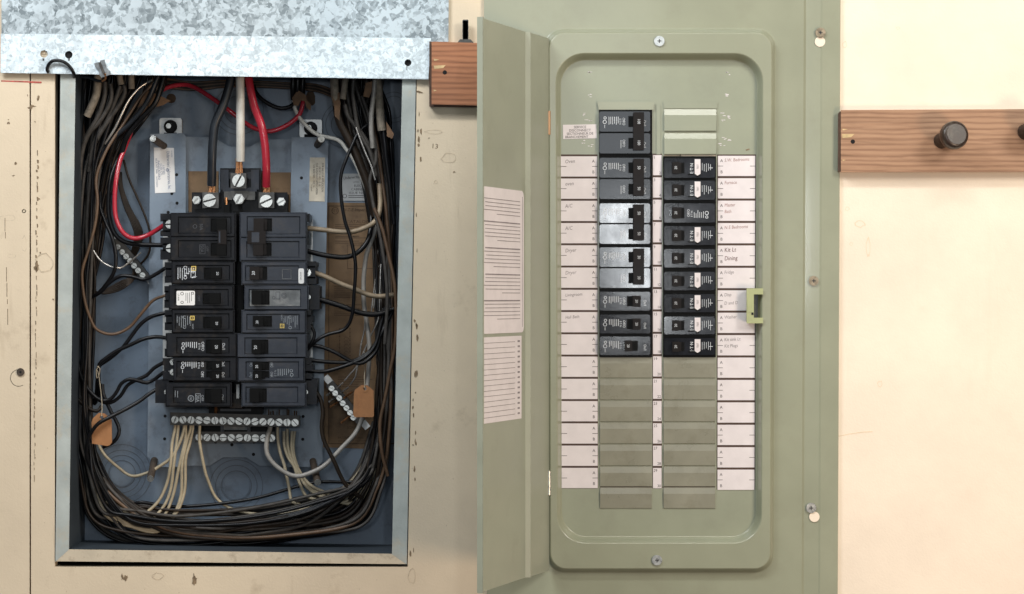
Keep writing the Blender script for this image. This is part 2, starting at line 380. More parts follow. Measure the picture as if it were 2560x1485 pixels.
# ------------------------------------------------------------------ wall (setting)
F0 = Fr(0)
wl = MB().holes(F0, [(77.5, -500), (1700, -500), (1700, 2000), (77.5, 2000)],
                [[(137, 140), (1043, 140), (1019, 1417), (137, 1417)]], 0, 40).build('wall', M['old_wall'], kind='structure')
MB().box(F0, -900, -500, 73, 2000, -40, 0.8, 1).build('wall_board', M['old_wall'], wl)
MB().box(F0, 1702, -500, 3600, 2000, -40, 0.4).build('wall_panel', M['new_wall'], wl)
MB().box(F0, -900, -500, 3600, 2000, -330, -300).build('wall_backing', M['dark_gap'], wl)
MB().box(F0, 60, -500, 90, 2000, -70, -42).build('wall_stud', M['dark_gap'], wl)
st = MB()
for i, (x, y, rx, ry) in enumerate([(23, 309, 7, 8), (74, 268, 13, 6), (97, 247, 6, 10), (40, 409, 5, 5), (34, 439, 4, 3), (90, 668, 8, 14), (88, 304, 3, 2), (99, 497, 3, 2), (101, 632, 3, 3), (133, 748, 3, 3), (70, 240, 3, 5), (22, 300, 3, 2), (1073, 345, 3, 2), (1135, 430, 4, 2), (1048, 230, 9, 4), (310, 1445, 8, 14), (487, 1450, 6, 16)]):
    
    for q_ in range(3): st.prism(F0, blob(x + rnd.uniform(-.5, .5)*rx, y + rnd.uniform(-.5, .5)*ry, rx*rnd.uniform(.25, .6), ry*rnd.uniform(.25, .6), 12, 0.55, seed=i*5+q_), 0.1, 1.0 + 0.1*q_)
y = 375
while y < 1200:                                                        # torn paint line beside the board joint
    l = rnd.uniform(3, 16); x = 94 - (y-375)*0.010 + rnd.uniform(-2, 2); wd = rnd.uniform(0.7, 2.6) if y < 680 else rnd.uniform(0.5, 1.2)
    st.prism(F0, [(x-wd, y), (x+wd*0.7, y+1), (x+wd, y+l), (x-wd*0.6, y+l+2)], 0.1, 1.2); y += l + rnd.uniform(1, 14)
for y0, y1 in ((545, 578), (580, 596), (668, 704), (707, 742), (748, 760), (772, 812)): st.box(F0, 12 + (y0-545)*0.03, y0, 13.4 + (y0-545)*0.03, y1, 0.1, 1.3)
for i in range(26):                                                    # grime along the box edge
    yy = rnd.uniform(280, 1400); st.prism(F0, blob(1048 - (yy-200)*0.019 + rnd.uniform(-1, 9), yy, rnd.uniform(1, 3), rnd.uniform(2, 12), 7, seed=i), 0.1, 0.6)
st.build('paint_chip', M['stain'], wl, kind='stuff')
ps = MB()
for i, (x, y, rx, ry) in enumerate([(112, 655, 22, 24), (20, 545, 22, 7), (1123, 395, 20, 13), (60, 610, 6, 22), (1085, 330, 22, 5), (30, 640, 10, 5), (395, 1440, 14, 9), (1030, 1440, 10, 20)]):
    o_ = blob(x, y, rx, ry, 13, 0.2, i); ps.holes(F0, o_, [[(x + (p-x)*0.9, y + (q-y)*0.9) for p, q in o_]], 0.9)
ps.ring(F0, 60, 528, 3, 5, 0.1, 0.8).ring(F0, 1090, 455, 3.2, 4.8, 0.1, 0.8).ring(F0, 47, 945, 20, 21.5, 0.1, 0.8, 24, 60, 300)
ps.build('paint_stain', M['pale_stain'], wl, kind='stuff')
MB().prism(F0, [(3, 201), (104, 204), (104, 208), (3, 204)], 0.2, 1.2).build('pencil_line', M['red_pencil'], wl)
MB().text(F0, '13', 1087, 365, 0.6, 12, 4, 1.1).build('lettering', M['stain'], wl)
rm = MB()
for i, (x, y, rx, ry) in enumerate([(2112, 112, 6, 8), (2118, 522, 5, 5), (2100, 530, 3, 3), (2150, 560, 14, 8), (2128, 610, 4, 4), (2170, 620, 5, 24), (2245, 70, 5, 3), (2200, 960, 6, 9)]):
    o_ = blob(x, y, rx, ry, 13, 0.3, i); rm.holes(F0, o_, [[(x + (p-x)*0.8, y + (q-y)*0.8) for p, q in o_]], 0.8)
for a in range(16): rm.prism(F0, [(2085 + a*6, 1092 - 14*math.sin(a/10.5)), (2091 + a*6, 1092 - 14*math.sin((a+1)/10.5)), (2091 + a*6, 1094 - 14*math.sin((a+1)/10.5)), (2085 + a*6, 1094 - 14*math.sin(a/10.5))], 0.3, 0.9)
rm.build('paint_mark', M['faint_mark'], wl, kind='stuff')
ns = thing('wall_screw', 'rusty round screw in the wall board at the lower left', 'screw', V(52, 930, 1))
MB().cyl(F0, 52, 930, 8, 0, 4, 14, 2).build('screw_head', M['rust'], ns); MB().cyl(F0, 52, 930, 3, 4.1, 4.6, 8).build('recess', M['black_hole'], ns)

# ------------------------------------------------------------------ old breaker box
bx = thing('breaker_box', 'old recessed blue-grey steel breaker box with its cover removed', 'breaker box', V(595, 760, -235))
inn = [(189, 140), (1008, 140), (981, 1385), (172, 1373)]
out = [(153, 140), (1040, 140), (1016, 1409), (140, 1402)]
MB().prism(F0, [out[0], inn[0], inn[3], out[3]], -4, 3, 1).build('side_flange', M['flange'], bx)
MB().prism(F0, [inn[1], out[1], out[2], inn[2]], -4, 3, 1).build('side_flange', M['flange'], bx)
MB().prism(F0, [(140.5, 1373.5), (1015, 1385.5), (1016, 1409), (140, 1402)], -4, 2.5, 1).build('bottom_flange', M['flange_cream'], bx)
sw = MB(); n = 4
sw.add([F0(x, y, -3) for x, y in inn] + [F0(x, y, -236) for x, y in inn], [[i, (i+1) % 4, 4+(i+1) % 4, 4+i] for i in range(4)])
sw.build('side_wall', M['box_shaded'], bx)
MB().prism(F0, [(150, 100), (1040, 100), (1020, 1410), (130, 1410)], -240, -234).build('back_panel', M['box'], bx)
FB = Fr(-234)
for cx, cy, rs, r_ in ((597, 275, (36, 50, 62), 30), (862, 312, (34, 48, 58), 28), (305, 1185, (34, 47, 60, 74), 28), (591, 1215, (38, 52, 66), 32), (985, 268, (28, 38), 22)):
    kd = MB().cyl(FB, cx, cy, r_, -236, -231.5, 28, 2).build('knockout', M['box'], bx)
    for q_ in rs: MB().ring(FB, cx, cy, q_-1.1, q_+0.6, -236, -233.2, 40).build('score_ring', M['scored'], kd)
MB().cyl(FB, 428, 246, 12, -236, -232.8, 18).build('mounting_slot', M['kraft_ink'], bx)
MB().prism(FB, [(765, 240), (769, 229), (783, 229), (788, 240), (788, 258), (782, 264), (770, 264), (765, 258)], -236, -232.8).build('mounting_slot', M['kraft_ink'], bx)
MB().cyl(FB, 490, 319, 4.5, -236, -229, 12, 2).build('rivet', M['box'], bx)
# raised pan that carries the breakers
FP = Fr(-195)
MB().prism(FP, [(462, 342), (533, 344), (570, 367), (624, 367), (655, 350), (730, 348), (720, 1165), (648, 1164), (614, 1143), (555, 1143), (521, 1164), (455, 1164)], -232, -212, 1.5).build('pan', M['pan'], bx)
MB().prism(FP, [(379, 338), (456, 336), (462, 342), (460, 1164), (395, 1164), (372, 1140)], -230, -192, 3).build('rail', M['pan'], bx)
MB().prism(FP, [(732, 346), (810, 346), (818, 354), (803, 1152), (793, 1165), (722, 1164)], -230, -192, 3).build('rail', M['pan'], bx)
hl = MB()
for x, y in ((442, 437), (443, 508), (421, 531), (430, 484), (754, 445), (766, 536), (413, 1040), (412, 1097), (758, 1041), (757, 1098), (731, 1097)):
    hl.cyl(FP, x, y, 4, -194, -191.6, 12)
for x, y in ((578, 1113), (632, 1137), (537, 1106), (633, 1106)): hl.cyl(FP, x, y, 4.2, -214, -211.6, 12)
hl.build('screw_hole', M['black_hole'], bx)
for x, y in ((425, 317), (776, 321)):
    MB().prism(FP, rr(x-27, y-22, x+27, y+22, 5, 3), -230, -206, 1).build('mounting_tab', M['zinc_strip'], bx)
    nb = MB().cyl(FP, x, y-1, 16, -206, -203, 20, 1); nb.cyl(FP, x, y-1, 13, -203, -194, 6, 2)
    b_ = nb.build('hex_bolt', M['toggle'], bx)
    MB().cyl(FP, x-3, y-2, 4.5, -194, -190, 10, 2).build('bolt_glint', M['zinc'], b_)  # bright off-centre disc stands in for the highlight on the dark bolt
    MB().box(FP, x-15, y+15, x+15, y+22, -206, -203, 1).build('slot', M['black_hole'], bx)
for (a, b) in (((410, 365, -190), (383, 347, -125)), ((793, 362, -190), (803, 348, -125)), ((386, 1150, -190), (376, 1196, -100)), ((782, 1152, -190), (794, 1205, -100))):
    q = MB().tube([V(*a), V(*b)], 9*S, 12).build('stud', M['rust'], bx)
    c_ = Vector(b) + (Vector(b)-Vector(a))*0.03; MB().tube([V(*b), V(*c_)], 8.6*S, 12).build('stud_tip', M['zinc'], q)
FK = Fr(-210)
MB().box(FK, 471, 428, 546, 530, -212, -209).build('insulating_card', M['kraft'], bx); MB().box(FK, 646, 431, 727, 531, -212, -209).build('insulating_card', M['kraft'], bx)
for x0, x1, y0, y1 in ((408, 428, 590, 980), (764, 781, 550, 980)):
    MB().box(Fr(-186), x0, y0, x1, y1, -194, -186, 1).build('mounting_strip', M['zinc_strip'], bx)
# labels in the box
lab = MB().prism(FP, [(385, 369), (435, 370), (439, 481), (388, 483)], -192, -191).build('listing_label', M['white_label'], bx)
t = MB(); t.text(FP, "Underwriters' Laboratories, Inc.", 423, 426, -190.7, 8.5, 87.5, 0.62); t.text(FP, 'LISTED', 410, 425, -190.7, 5, 87.5, 1.1); t.text(FP, 'CLASS CTL', 404, 424, -190.7, 5, 87.5, 0.9)
t.text(FP, 'PANELBOARD', 398, 426, -190.7, 5.5, 87.5, 1.0); t.text(FP, 'ISSUE NO. 3466', 392, 415, -190.7, 4.5, 87.5, 0.9); t.text(FP, 'B-277 PANDA', 393, 455, -190.7, 3.5, 87.5, 0.9); t.ring(FP, 419, 425, 2.6, 4, -191, -190.6, 14)
t.text(FP, 'E-100783', 430, 385, -190.7, 3, 87.5); t.build('lettering', M['blue_ink'], lab)
lab = MB().prism(FP, [(775, 394), (813, 394), (812, 504), (773, 503)], -192, -191).build('box_label', M['aged_label'], bx)
t = MB()
for k, (s_, yy) in enumerate((('FOR INDOOR APPLICATION', 444), ('USE BOX NO.   EQ16', 440), ('FOR RAINTIGHT APPLICATION', 447), ('USE BOX NO.   WZQ16', 440))): t.text(FP, s_, 807-k*7.2, yy, -190.7, 5.2, 90.5, 0.78)
t.text(FP, 'P-348909', 779, 470, -190.7, 3.5, 90.5, 0.9); t.build('lettering', M['black_ink'], lab)
FL = Fr(-232)
lab = MB().box(FL, 853, 434, 930, 502, -234, -231.5).build('cabinet_label', M['grey_label'], bx)
t = MB().text(FL, "Underwriters' Lab", 858, 445, -231, 8, -5, 0.75, 0).text(FL, 'LISTED', 890, 455, -231, 3.5, 0).text(FL, 'ELECTRICAL', 885, 464, -231, 6, 0, 1.0, 0).text(FL, 'CABINET', 878, 473, -231, 6, 0, 1.0, 0).text(FL, 'ISSUE NO', 872, 482, -231, 6.2, 0, 1.1, 0).ring(FL, 862, 490, 4, 5.4, -232, -231, 16)
for k in range(2): t.box(FL, 871, 488+k*4.5, 920, 489.4+k*4.5, -232, -231)
t.build('lettering', M['black_ink'], lab)
kr = MB().prism(FL, [(816, 506), (968, 508), (972, 1124), (808, 1118)], -234, -231.8).build('wiring_card', M['kraft'], bx)
t = MB(); t.frame(FL, (821, 514, 1000, 1110), (823, 516, 998, 1108), -233, -231.2, 0.2)
t.ring(FL, 838, 527, 7.5, 9, -232, -231.2, 20).text(FL, 'ITE', 838, 527, -231.2, 7.5, 0, 0.9).text(FL, 'I-T-E Imperial', 862, 524, -231.2, 8, 0, 0.95, 0, 0.25).text(FL, 'CATALOG', 866, 554, -231.2, 8, 0, 1.1, 0)
for k, yy in enumerate((561, 566, 571, 590, 594, 602, 607)): t.box(FL, 838, yy, 838 + (60 if k % 2 else 84), yy+1.5, -232, -231.2)
for k in range(12): t.box(FL, 835, 716+k*5.2 + (14 if k > 5 else 0), 835 + rnd.uniform(40, 75), 717.4+k*5.2 + (14 if k > 5 else 0), -232, -231.2)
t.frame(FL, (868, 612, 935, 672), (869.3, 613.3, 933.7, 670.7), -232, -231.2, 0.2)
for cx in (849, 875): 
    for k in range(9): t.cyl(FL, cx, 822 + k*9.5, 1.7, -232, -231.2, 8)
    t.box(FL, cx-0.5, 820, cx+0.5, 885, -232, -231.2)
for k in range(5): t.box(FL, 845, 942 + k*6, 845 + rnd.uniform(50, 90), 943.3 + k*6, -232, -231.2); t.ring(FL, 866, 848+k*9, 5, 6, -232, -231.2, 10, 180, 360)
t.text(FL, 'PATENT PENDING', 845, 1094, -231.2, 5.5, 0, 1.0, 0).text(FL, 'ONE OR MORE OF THE PATENTS', 845, 1102, -231.2, 3.4, 0, 1.0, 0).text(FL, 'IGNITE', 868, 1069, -231.2, 7, 0, 1.1, 0); t.build('lettering', M['kraft_ink'], kr)

# ------------------------------------------------------------------ screws
def slotted(name, F, cx, cy, r, d, ang, m, parent, thick=5, gap=0.17):
    gap *= 1.35 if r > 10 else 1.8
    mb = MB()
    for s_ in (0, 1):
        a0 = math.asin(gap); pts = []
        for i in range(11):
            a = a0 + (math.pi-2*a0)*i/10 + s_*math.pi + R(ang); pts.append((cx + r*math.cos(a), cy + r*math.sin(a)))
        mb.prism(F, pts, d, d+thick, 1.2)
    o = mb.build(name, m, parent)
    return o

# ------------------------------------------------------------------ main lugs
FM = Fr(-95)
ml = thing('main_lug_block', 'black supply lug block holding the three thick cables above the breakers', 'lug block', V(597, 470, -212))
MB().box(FM, 548, 421, 645, 531, -211, -140, 3).build('block', M['plastic_old'], ml)
hs = MB()
for x in (552, 628): hs.box(FM, x, 426, x+14, 470, -140, -120, 3)
hs.cyl(FM, 573, 437, 7, -140, -128, 14, 2).cyl(FM, 621, 437, 7, -140, -128, 14, 2).box(FM, 556, 470, 638, 476, -140, -118, 2)
hs.build('rib', M['plastic_grey'], ml)
MB().prism(FM, [(577, 479), (616, 479), (614, 490), (604, 506), (588, 506), (580, 490)], -140, -108, 2).box(FM, 560, 480, 577, 497, -140, -112, 2).box(FM, 616, 480, 634, 497, -140, -112, 2).build('bridge_plate', M['lug'], ml)
MB().box(FM, 591, 505, 601, 532, -139, -134).build('slot', M['black_hole'], ml)
for (x0, y0, x1, y1, sx, sy, r_, a) in ((579, 435, 614, 469, 597, 452, 14.5, -62), (508, 483, 545, 518, 524, 501, 15, -15), (649, 483, 684, 518, 666, 503, 14.5, -25)):
    g = MB().box(FM, x0, y0, x1, y1, -140, -92, 2).build('lug', M['lug'], ml)
    slotted('screw', FM, sx, sy, r_, -92, a, M['zinc'], g)
for x0, x1 in ((477, 546), (648, 712)):
    MB().box(FM, x0, 482, x1, 528, -208, -138, 3).box(FM, x0+3, 486, x0+20, 520, -138, -126, 2).box(FM, x1-18, 486, x1-3, 520, -138, -126, 2).build('lug_base', M['plastic_old'], ml)
for x, y, r_, a in ((490, 500, 9, -50), (596, 497, 12, -60), (702, 504, 9.5, -30)):
    h = MB().cyl(FM, x, y, r_*1.05, -126, -105, 6, 1.5).build('hex_screw', M['zinc_strip'], ml); slotted('screw_head', FM, x, y, r_*0.82, -105, a, M['zinc'], h, 4, 0.2)
MB().tube([V(565, 494, -110), V(566, 512, -108)], 4*S, 10).build('copper_pin', M['copper'], ml)
MB().box(FM, 561, 508, 571, 530, -134, -105, 2).build('pin_block', M['toggle'], ml)
for cx, cy, y1, d in ((597, 402, 436, -100), (529, 462, 486, -105), (666, 464, 486, -105)):
    q = MB()
    for k in range(7):
        a = k*math.pi*2/6; o_ = (0, 0) if k == 6 else (math.cos(a)*6.2, math.sin(a)*6.2)
        q.tube([V(cx + o_[0]*0.9, cy-6, d + o_[1]), V(cx + o_[0] + 1, (cy+y1)/2, d + o_[1]), V(cx + o_[0]*1.25, y1+4, d + o_[1])], 2.9*S, 6)
    q.build('copper_strands', M['copper'], ml)

# ------------------------------------------------------------------ old breakers
def old_breaker(label, x0, y0, x1, y1, side, poles, plastic='plastic_old', d=-45, face=None, term=None, tscrew=None, prn=None, tog='toggle', group=None, tie=None, name='circuit_breaker', face_mat=None, stabs=True):
    """poles: list of (py0, py1, fx0, fx1, toggle rects)"""
    F = Fr(d); g = thing(name, label, 'circuit breaker', V((x0+x1)/2, (y0+y1)/2, -186), group)
    MB().box(F, x0, y0, x1, y1, -184, d-9, 1.5).build('case', M[plastic], g)
    fr = MB(); fp = MB(); sl = MB(); tg = []
    for (py0, py1, fx0, fx1, rects) in poles:
        m_ = 10 if py1-py0 > 45 else 8
        fr.frame(F, (x0+0.6, py0+0.6, x1-0.6, py1-0.6), (fx0, py0+m_, fx1, py1-m_+1), d-9.2, d, 1.6)
        fp.box(F, fx0+1.8, py0+m_+1.8, fx1-1.8, py1-m_-0.8, d-9.1, d-3, 0.8)
        for (a, b, c, e) in rects:
            sl.frame(F, (a-1.5, b-1.5, c+1.5, e+1.5), (a+1, b+1, c-1, e-1), d-3.1, d-0.5, 0.5); sl.box(F, a, b, c, e, d-3.4, d-2.7)
            mx = a + (c-a)*(0.48 if side < 0 else 0.52)
            if side < 0: tg.append([(mx, b+1.5), (c-1, b+1.5), (c-1, e-1.5), (mx, e-1.5)])
            else: tg.append([(a+1, b+1.5), (mx, b+1.5), (mx, e-1.5), (a+1, e-1.5)])
    fr.build('front_frame', M[plastic], g); fp.build('face_plate', M[face_mat or plastic], g); sl.build('toggle_slot', M['toggle'], g)
    for p in tg:
        hw = MB().prism(F, p, d-3, d+16, 2.5)
        cxm = (p[0][0]+p[1][0])/2
        ho = (p[0][0]-8 if side < 0 else p[1][0]+8)
        hw.prism(F, [(min(ho, cxm), p[0][1]+1), (max(ho, cxm), p[0][1]+1), (max(ho, cxm), p[2][1]-1), (min(ho, cxm), p[2][1]-1)], d-3, d+4, 1.5)
        hw.build('toggle', M[tog], g)
    if tie: MB().box(F, *tie, d-1, d+18, 2).build('handle_tie', M['toggle_brown'], g); MB().box(F, tie[0]+ (0 if side < 0 else 9), tie[1]+2, tie[0] + (4 if side < 0 else 28), tie[3]-2, d+18.1, d+19).build('tie_cap', M['plastic_grey'], g)
    for (a, b, c, e) in (term or []):
        MB().box(F, a, b, c, e, -182, d-28, 2).build('terminal_block', M['plastic_old'], g)
    for (sx, sy, r_) in (tscrew or []):
        slotted('terminal_screw', F, sx, sy, r_, d-28, rnd.uniform(-70, 70), M['zinc'], g, 4)
    if prn: prn(F, g, d)
    return g
def lines(mb, F, x, y0, y1, d, n, dx, wd=1.2):
    for k in range(n): mb.box(F, x + k*dx, y0 + rnd.uniform(0, 3), x + k*dx + wd, y1 - rnd.uniform(0, (y1-y0)*0.5), d-0.3, d)
def sq_logo(F, cx, cy, d, g, r=5.5):
    MB().frame(F, (cx-r, cy-r, cx+r, cy+r), (cx-r+2, cy-r+2, cx+r-2, cy+r-2), d-0.3, d, 0.1).box(F, cx-1.4, cy-1.4, cx+1.4, cy+1.4, d-0.3, d).build('logo', M['yellow'], g)
def num(F, g, d, t, cx, cy, h, rot, m='print_white', dd=16.3): MB().text(F, t, cx, cy, d+dd, h, rot, 0.95).build('lettering', M[m], g)
SIDE = {-1: 90, 1: -90}
def eaton(F, g, d, cx, cy, side, two=False, faint=False):
    """white printed front: wordmark, Off/O, On/I and small print; cx is the toggle centre"""
    s_ = -side; rot = SIDE[side]; m = 'print_grey' if faint else 'print_white'; q = MB(); z = d-2.6; k = 1 if side < 0 else -1
    def X(a): return cx + a*k
    ys = (cy-14, cy+14) if two else (cy,)
    for yy in ys:
        q.text(F, 'Off/O', X(-27), yy, z, 7.2, rot, 0.72 if two else 0.95); q.text(F, 'On/I', X(25), yy, z, 7.2, rot, 0.72 if two else 0.95)
    yl = cy - 9 if two and side < 0 else (cy + 9 if two else cy)
    q.text(F, 'E·T·N', X(-36), yl+4*(0), z, 5.2, rot, 0.9)
    for j in range(6):
        xx = X(-43 - j*5.2); ln = rnd.uniform(11, 20)
        q.box(F, xx-0.8, yl-11, xx+0.8, yl-11+ln, z-0.3, z)
    q.ring(F, X(-76), yl-6, 2.6, 4, z-0.3, z, 14); q.ring(F, X(-77), yl+4, 3, 4.4, z-0.3, z, 14); q.box(F, X(-77)-0.6, yl+10, X(-77)+0.6, yl+18, z-0.3, z)
    q.build('printing', M[m], g)
# left column
def p_dbl(F, g, d):
    MB().text(F, '50A', 505, 622, d-2.6, 9, 90, 0.9).text(F, 'OFF', 518, 622, d-2.6, 6, 90, 0.9).frame(F, (498, 611, 513, 635), (499.2, 612.2, 511.8, 633.8), d-3, d-2.6, 0.1).text(F, '50A', 503, 567, d-2.6, 8, 90, 0.9).ring(F, 487, 566, 4, 5.2, d-3, d-2.6, 14).build('moulded_marks', M['emboss'], g)
old_breaker('two-pole black breaker with red wire, top of the left column', 426, 533, 588, 652, -1,
            [(533, 592, 446, 577, [(528, 547, 565, 577)]), (592, 652, 446, 577, [(528, 608, 565, 637)])], term=[(399, 535, 427, 551), (399, 577, 427, 588), (399, 595, 427, 610), (399, 625, 427, 647), (405, 551, 427, 577), (405, 610, 427, 625)],
            tscrew=[(421, 560, 9.5), (422, 620, 9.5)], prn=p_dbl, tie=(549, 577, 566, 609))
def p_l3(F, g, d):
    q = MB(); lines(q, F, 444, 668, 700, d-2.6, 9, 5.4, 1.3); q.ring(F, 463, 669, 3.2, 4.4, d-3, d-2.6, 14).ring(F, 463, 694, 3, 4.2, d-3, d-2.6, 14)
    for i in range(9): q.box(F, 460 + rnd.uniform(0, 26), 675 + rnd.uniform(0, 18), 468 + rnd.uniform(0, 26), 676.5 + rnd.uniform(0, 18), d-3, d-2.6) if False else q.prism(F, blob(470 + rnd.uniform(-8, 18), 680 + rnd.uniform(-7, 14), rnd.uniform(2, 5), rnd.uniform(0.8, 2), 7, seed=i), d-3, d-2.5)
    q.build('printing', M['print_white'], g); sq_logo(F, 484, 671, d-2.5, g, 6); num(F, g, d, '20', 546, 684, 6.5, 90)
old_breaker('third breaker of the left column, with scratched white print and yellow square mark', 429, 654, 585, 709, -1, [(654, 709, 440, 573, [(511, 670, 553, 695)])],
            term=[(410, 657, 432, 672), (412, 672, 424, 690), (410, 692, 432, 705)], prn=p_l3)
def p_l4(F, g, d):
    o = MB().prism(F, rr(441, 727, 487, 763, 3, 3), d-3.2, d-2).build('white_sticker', M['white_label'], g)
    q = MB(); lines(q, F, 464, 731, 760, d-1.7, 4, 4.6, 1.2); q.ring(F, 455, 734, 3, 4.2, d-2, d-1.7, 14).ring(F, 455, 756, 2.6, 3.8, d-2, d-1.7, 14).frame(F, (478, 730, 484, 736), (479.4, 731.4, 482.6, 734.6), d-2, d-1.7, 0.1).text(F, 'LT-4640', 446, 743, d-1.7, 4, 90, 0.9).build('lettering', M['black_ink'], o)
    MB().text(F, 'OFF', 497, 746, d-2.6, 6, 90).build('moulded_marks', M['emboss'], g)
old_breaker('black breaker with a white printed sticker, fourth in the left column', 422, 714, 583, 773, -1, [(714, 773, 437, 570, [(508, 734, 550, 758)])],
            term=[(409, 717, 425, 729), (411, 729, 420, 752), (409, 752, 425, 768)], prn=p_l4)
def p_l5(F, g, d):
    q = MB(); lines(q, F, 442, 789, 822, d-2.6, 7, 5.2, 1.2); q.ring(F, 460, 793, 3, 4.2, d-3, d-2.6, 14).ring(F, 461, 818, 2.8, 4, d-3, d-2.6, 14).text(F, 'HOM', 482, 817, d-2.6, 4.5, 90).text(F, '10 kA', 476, 808, d-2.6, 4, 90)
    q.build('printing', M['print_grey'], g); sq_logo(F, 480.5, 795, d-2.5, g); num(F, g, d, '20', 544, 808, 6.5, 90)
old_breaker('black breaker with yellow square mark under the white stickered one, left column', 430, 775, 584, 832, -1, [(775, 832, 438, 572, [(509, 793, 552, 818)])],
            term=[(410, 777, 432, 790), (413, 790, 424, 808), (410, 808, 432, 824)], prn=p_l5)
def p_l6(F, g, d): eaton(F, g, d, 534, 866, -1); num(F, g, d, '20', 543, 867, 7.5, 90)
old_breaker('wide black breaker with On/I and Off/O print, above the twin-toggle one at left', 416, 834, 591, 892, -1, [(834, 892, 442, 572, [(516, 850, 552, 882)])],
            term=[(412, 836, 418, 850), (410, 874, 418, 890)], tscrew=[(430, 858, 7)], prn=p_l6)
def p_l7(F, g, d): eaton(F, g, d, 533, 923, -1, True); num(F, g, d, '20', 546, 914, 6.5, 90); num(F, g, d, '20', 546, 940, 6.5, 90)
old_breaker('twin-toggle tandem breaker, second from the bottom of the left column', 433, 894, 591, 952, -1, [(894, 952, 442, 574, [(517, 904, 553, 922), (517, 929, 553, 947)])],
            term=[(405, 898, 433, 912), (408, 916, 433, 926), (405, 932, 433, 950)], tscrew=[(429, 906, 6.5), (429, 931, 6.5)], prn=p_l7)
def p_l8(F, g, d):
    q = MB().text(F, '20A', 494, 996, d-2.6, 9, 90, 0.85).text(F, 'OFF', 506, 995, d-2.6, 6.5, 90).text(F, 'ON', 556, 993, d-2.6, 6.5, 90).ring(F, 477, 996, 6.5, 7.8, d-3, d-2.6, 20).text(F, 'GE', 477, 996, d-2.6, 6, 90, 0.9)
    q.frame(F, (488, 984, 501, 1008), (489, 985, 500, 1007), d-3, d-2.6, 0.1); lines(q, F, 437, 975, 1008, d-2.6, 2, 6); q.build('moulded_marks', M['print_grey'], g)
old_breaker('bottom breaker of the left column with a round monogram and 20A mark', 414, 958, 577, 1016, -1, [(958, 1016, 434, 566, [(513, 973, 553, 1005)])],
            term=[(386, 952, 416, 1007)], tscrew=[(413, 981, 5)], prn=p_l8)
# right column
old_breaker('two-pole breaker with brown dust, top of the right column', 600, 532, 766, 652, 1,
            [(532, 594, 618, 749, [(637, 547, 678, 576)]), (594, 652, 617, 747, [(636, 608, 677, 638)])], 'plastic_grey', tie=(622, 579, 664, 608), tog='toggle_brown',
            term=[(749, 535, 770, 552), (749, 580, 768, 610), (752, 552, 764, 580)])
def p_r3(F, g, d):
    num(F, g, d, '30', 635, 683, 8, -90); MB().frame(F, (705, 673, 728, 698), (706.2, 674.2, 726.8, 696.8), d-3.2, d-2, 0.2).build('moulded_marks', M['plastic_worn'], g)
    o = MB().prism(F, rr(746, 671, 760, 709, 4, 3), d-1, d+1).build('white_sticker', M['white_label'], g); MB().text(F, 'ON-OFF', 752, 690, d+1.2, 4, -90).build('lettering', M['black_ink'], o)
old_breaker('slate breaker marked 30 with a small white sticker at its right end', 604, 655, 766, 711, 1, [(655, 711, 614, 746, [(627, 668, 666, 698)])], 'plastic_grey',
            term=[(762, 655, 787, 667), (765, 667, 784, 694), (762, 694, 787, 708)], tscrew=[(766, 681, 8.5)], prn=p_r3, tog='toggle_brown')
def p_r4(F, g, d): MB().frame(F, (689, 729, 700, 748), (690.2, 730.2, 698.8, 746.8), d-3, d-2.4, 0.1).ring(F, 710, 739, 6, 7, d-3, d-2.4, 18).ring(F, 710, 739, 3, 4, d-3, d-2.4, 12).ring(F, 684, 744, 3, 4, d-3, d-2.4, 12).build('moulded_marks', M['emboss'], g)
old_breaker('worn grey-faced breaker with a big black terminal, fourth in the right column', 611, 714, 770, 775, 1, [(714, 775, 623, 751, [(632, 727, 672, 760)])], 'plastic_grey', face_mat='plastic_worn',
            term=[(769, 715, 795, 772)], tscrew=[(768, 743, 5.5)], prn=p_r4)
def p_r5(F, g, d):
    q = MB(); lines(q, F, 712, 789, 820, d-2.6, 7, 5, 1.3); q.ring(F, 724, 793, 3, 4.2, d-3, d-2.6, 14).ring(F, 725, 819, 2.8, 4, d-3, d-2.6, 14).text(F, 'HOM', 704, 794, d-2.6, 4.5, -90).text(F, '10 kA', 709, 802, d-2.6, 4, -90)
    q.build('printing', M['print_grey'], g); sq_logo(F, 705, 815, d-2.5, g); num(F, g, d, '20', 644, 805, 6.5, -90)
old_breaker('slate breaker with a yellow square mark at its right end, right column', 604, 776, 764, 833, 1, [(776, 833, 617, 748, [(635, 791, 678, 815)])], 'plastic_grey',
            term=[(760, 778, 773, 790), (762, 790, 776, 806), (758, 810, 773, 822)], prn=p_r5)
def p_r6(F, g, d): num(F, g, d, '20', 640, 868, 7.5, -90)
old_breaker('plain blank-faced breaker marked 20, above the twin-toggle one at right', 593, 835, 766, 894, 1, [(835, 894, 612, 742, [(632, 850, 669, 883)])], 'plastic_grey', term=[(752, 850, 764, 884)], prn=p_r6)
def p_r7(F, g, d): eaton(F, g, d, 652, 924, 1, True, True); num(F, g, d, '20', 643, 916, 6.5, -90); num(F, g, d, '20', 643, 940, 6.5, -90)
old_breaker('twin-toggle tandem breaker, second from the bottom of the right column', 595, 895, 760, 953, 1, [(895, 953, 615, 746, [(635, 905, 671, 924), (635, 929, 671, 948)])], 'plastic_grey',
            term=[(758, 897, 775, 908), (760, 914, 777, 926), (758, 936, 775, 950)], tscrew=[(752, 908, 6), (752, 932, 6)], prn=p_r7)
old_breaker('glossy blank breaker with no print, bottom of the right column', 604, 958, 764, 1016, 1, [(958, 1016, 615, 744, [(627, 972, 665, 1004)])], 'plastic_grey', term=[(763, 950, 788, 1010)], tscrew=[(762, 981, 5)])
MB().box(Fr(-120), 585, 530, 606, 1020, -205, -120, 2).build('bus_spine', M['toggle'], bx)
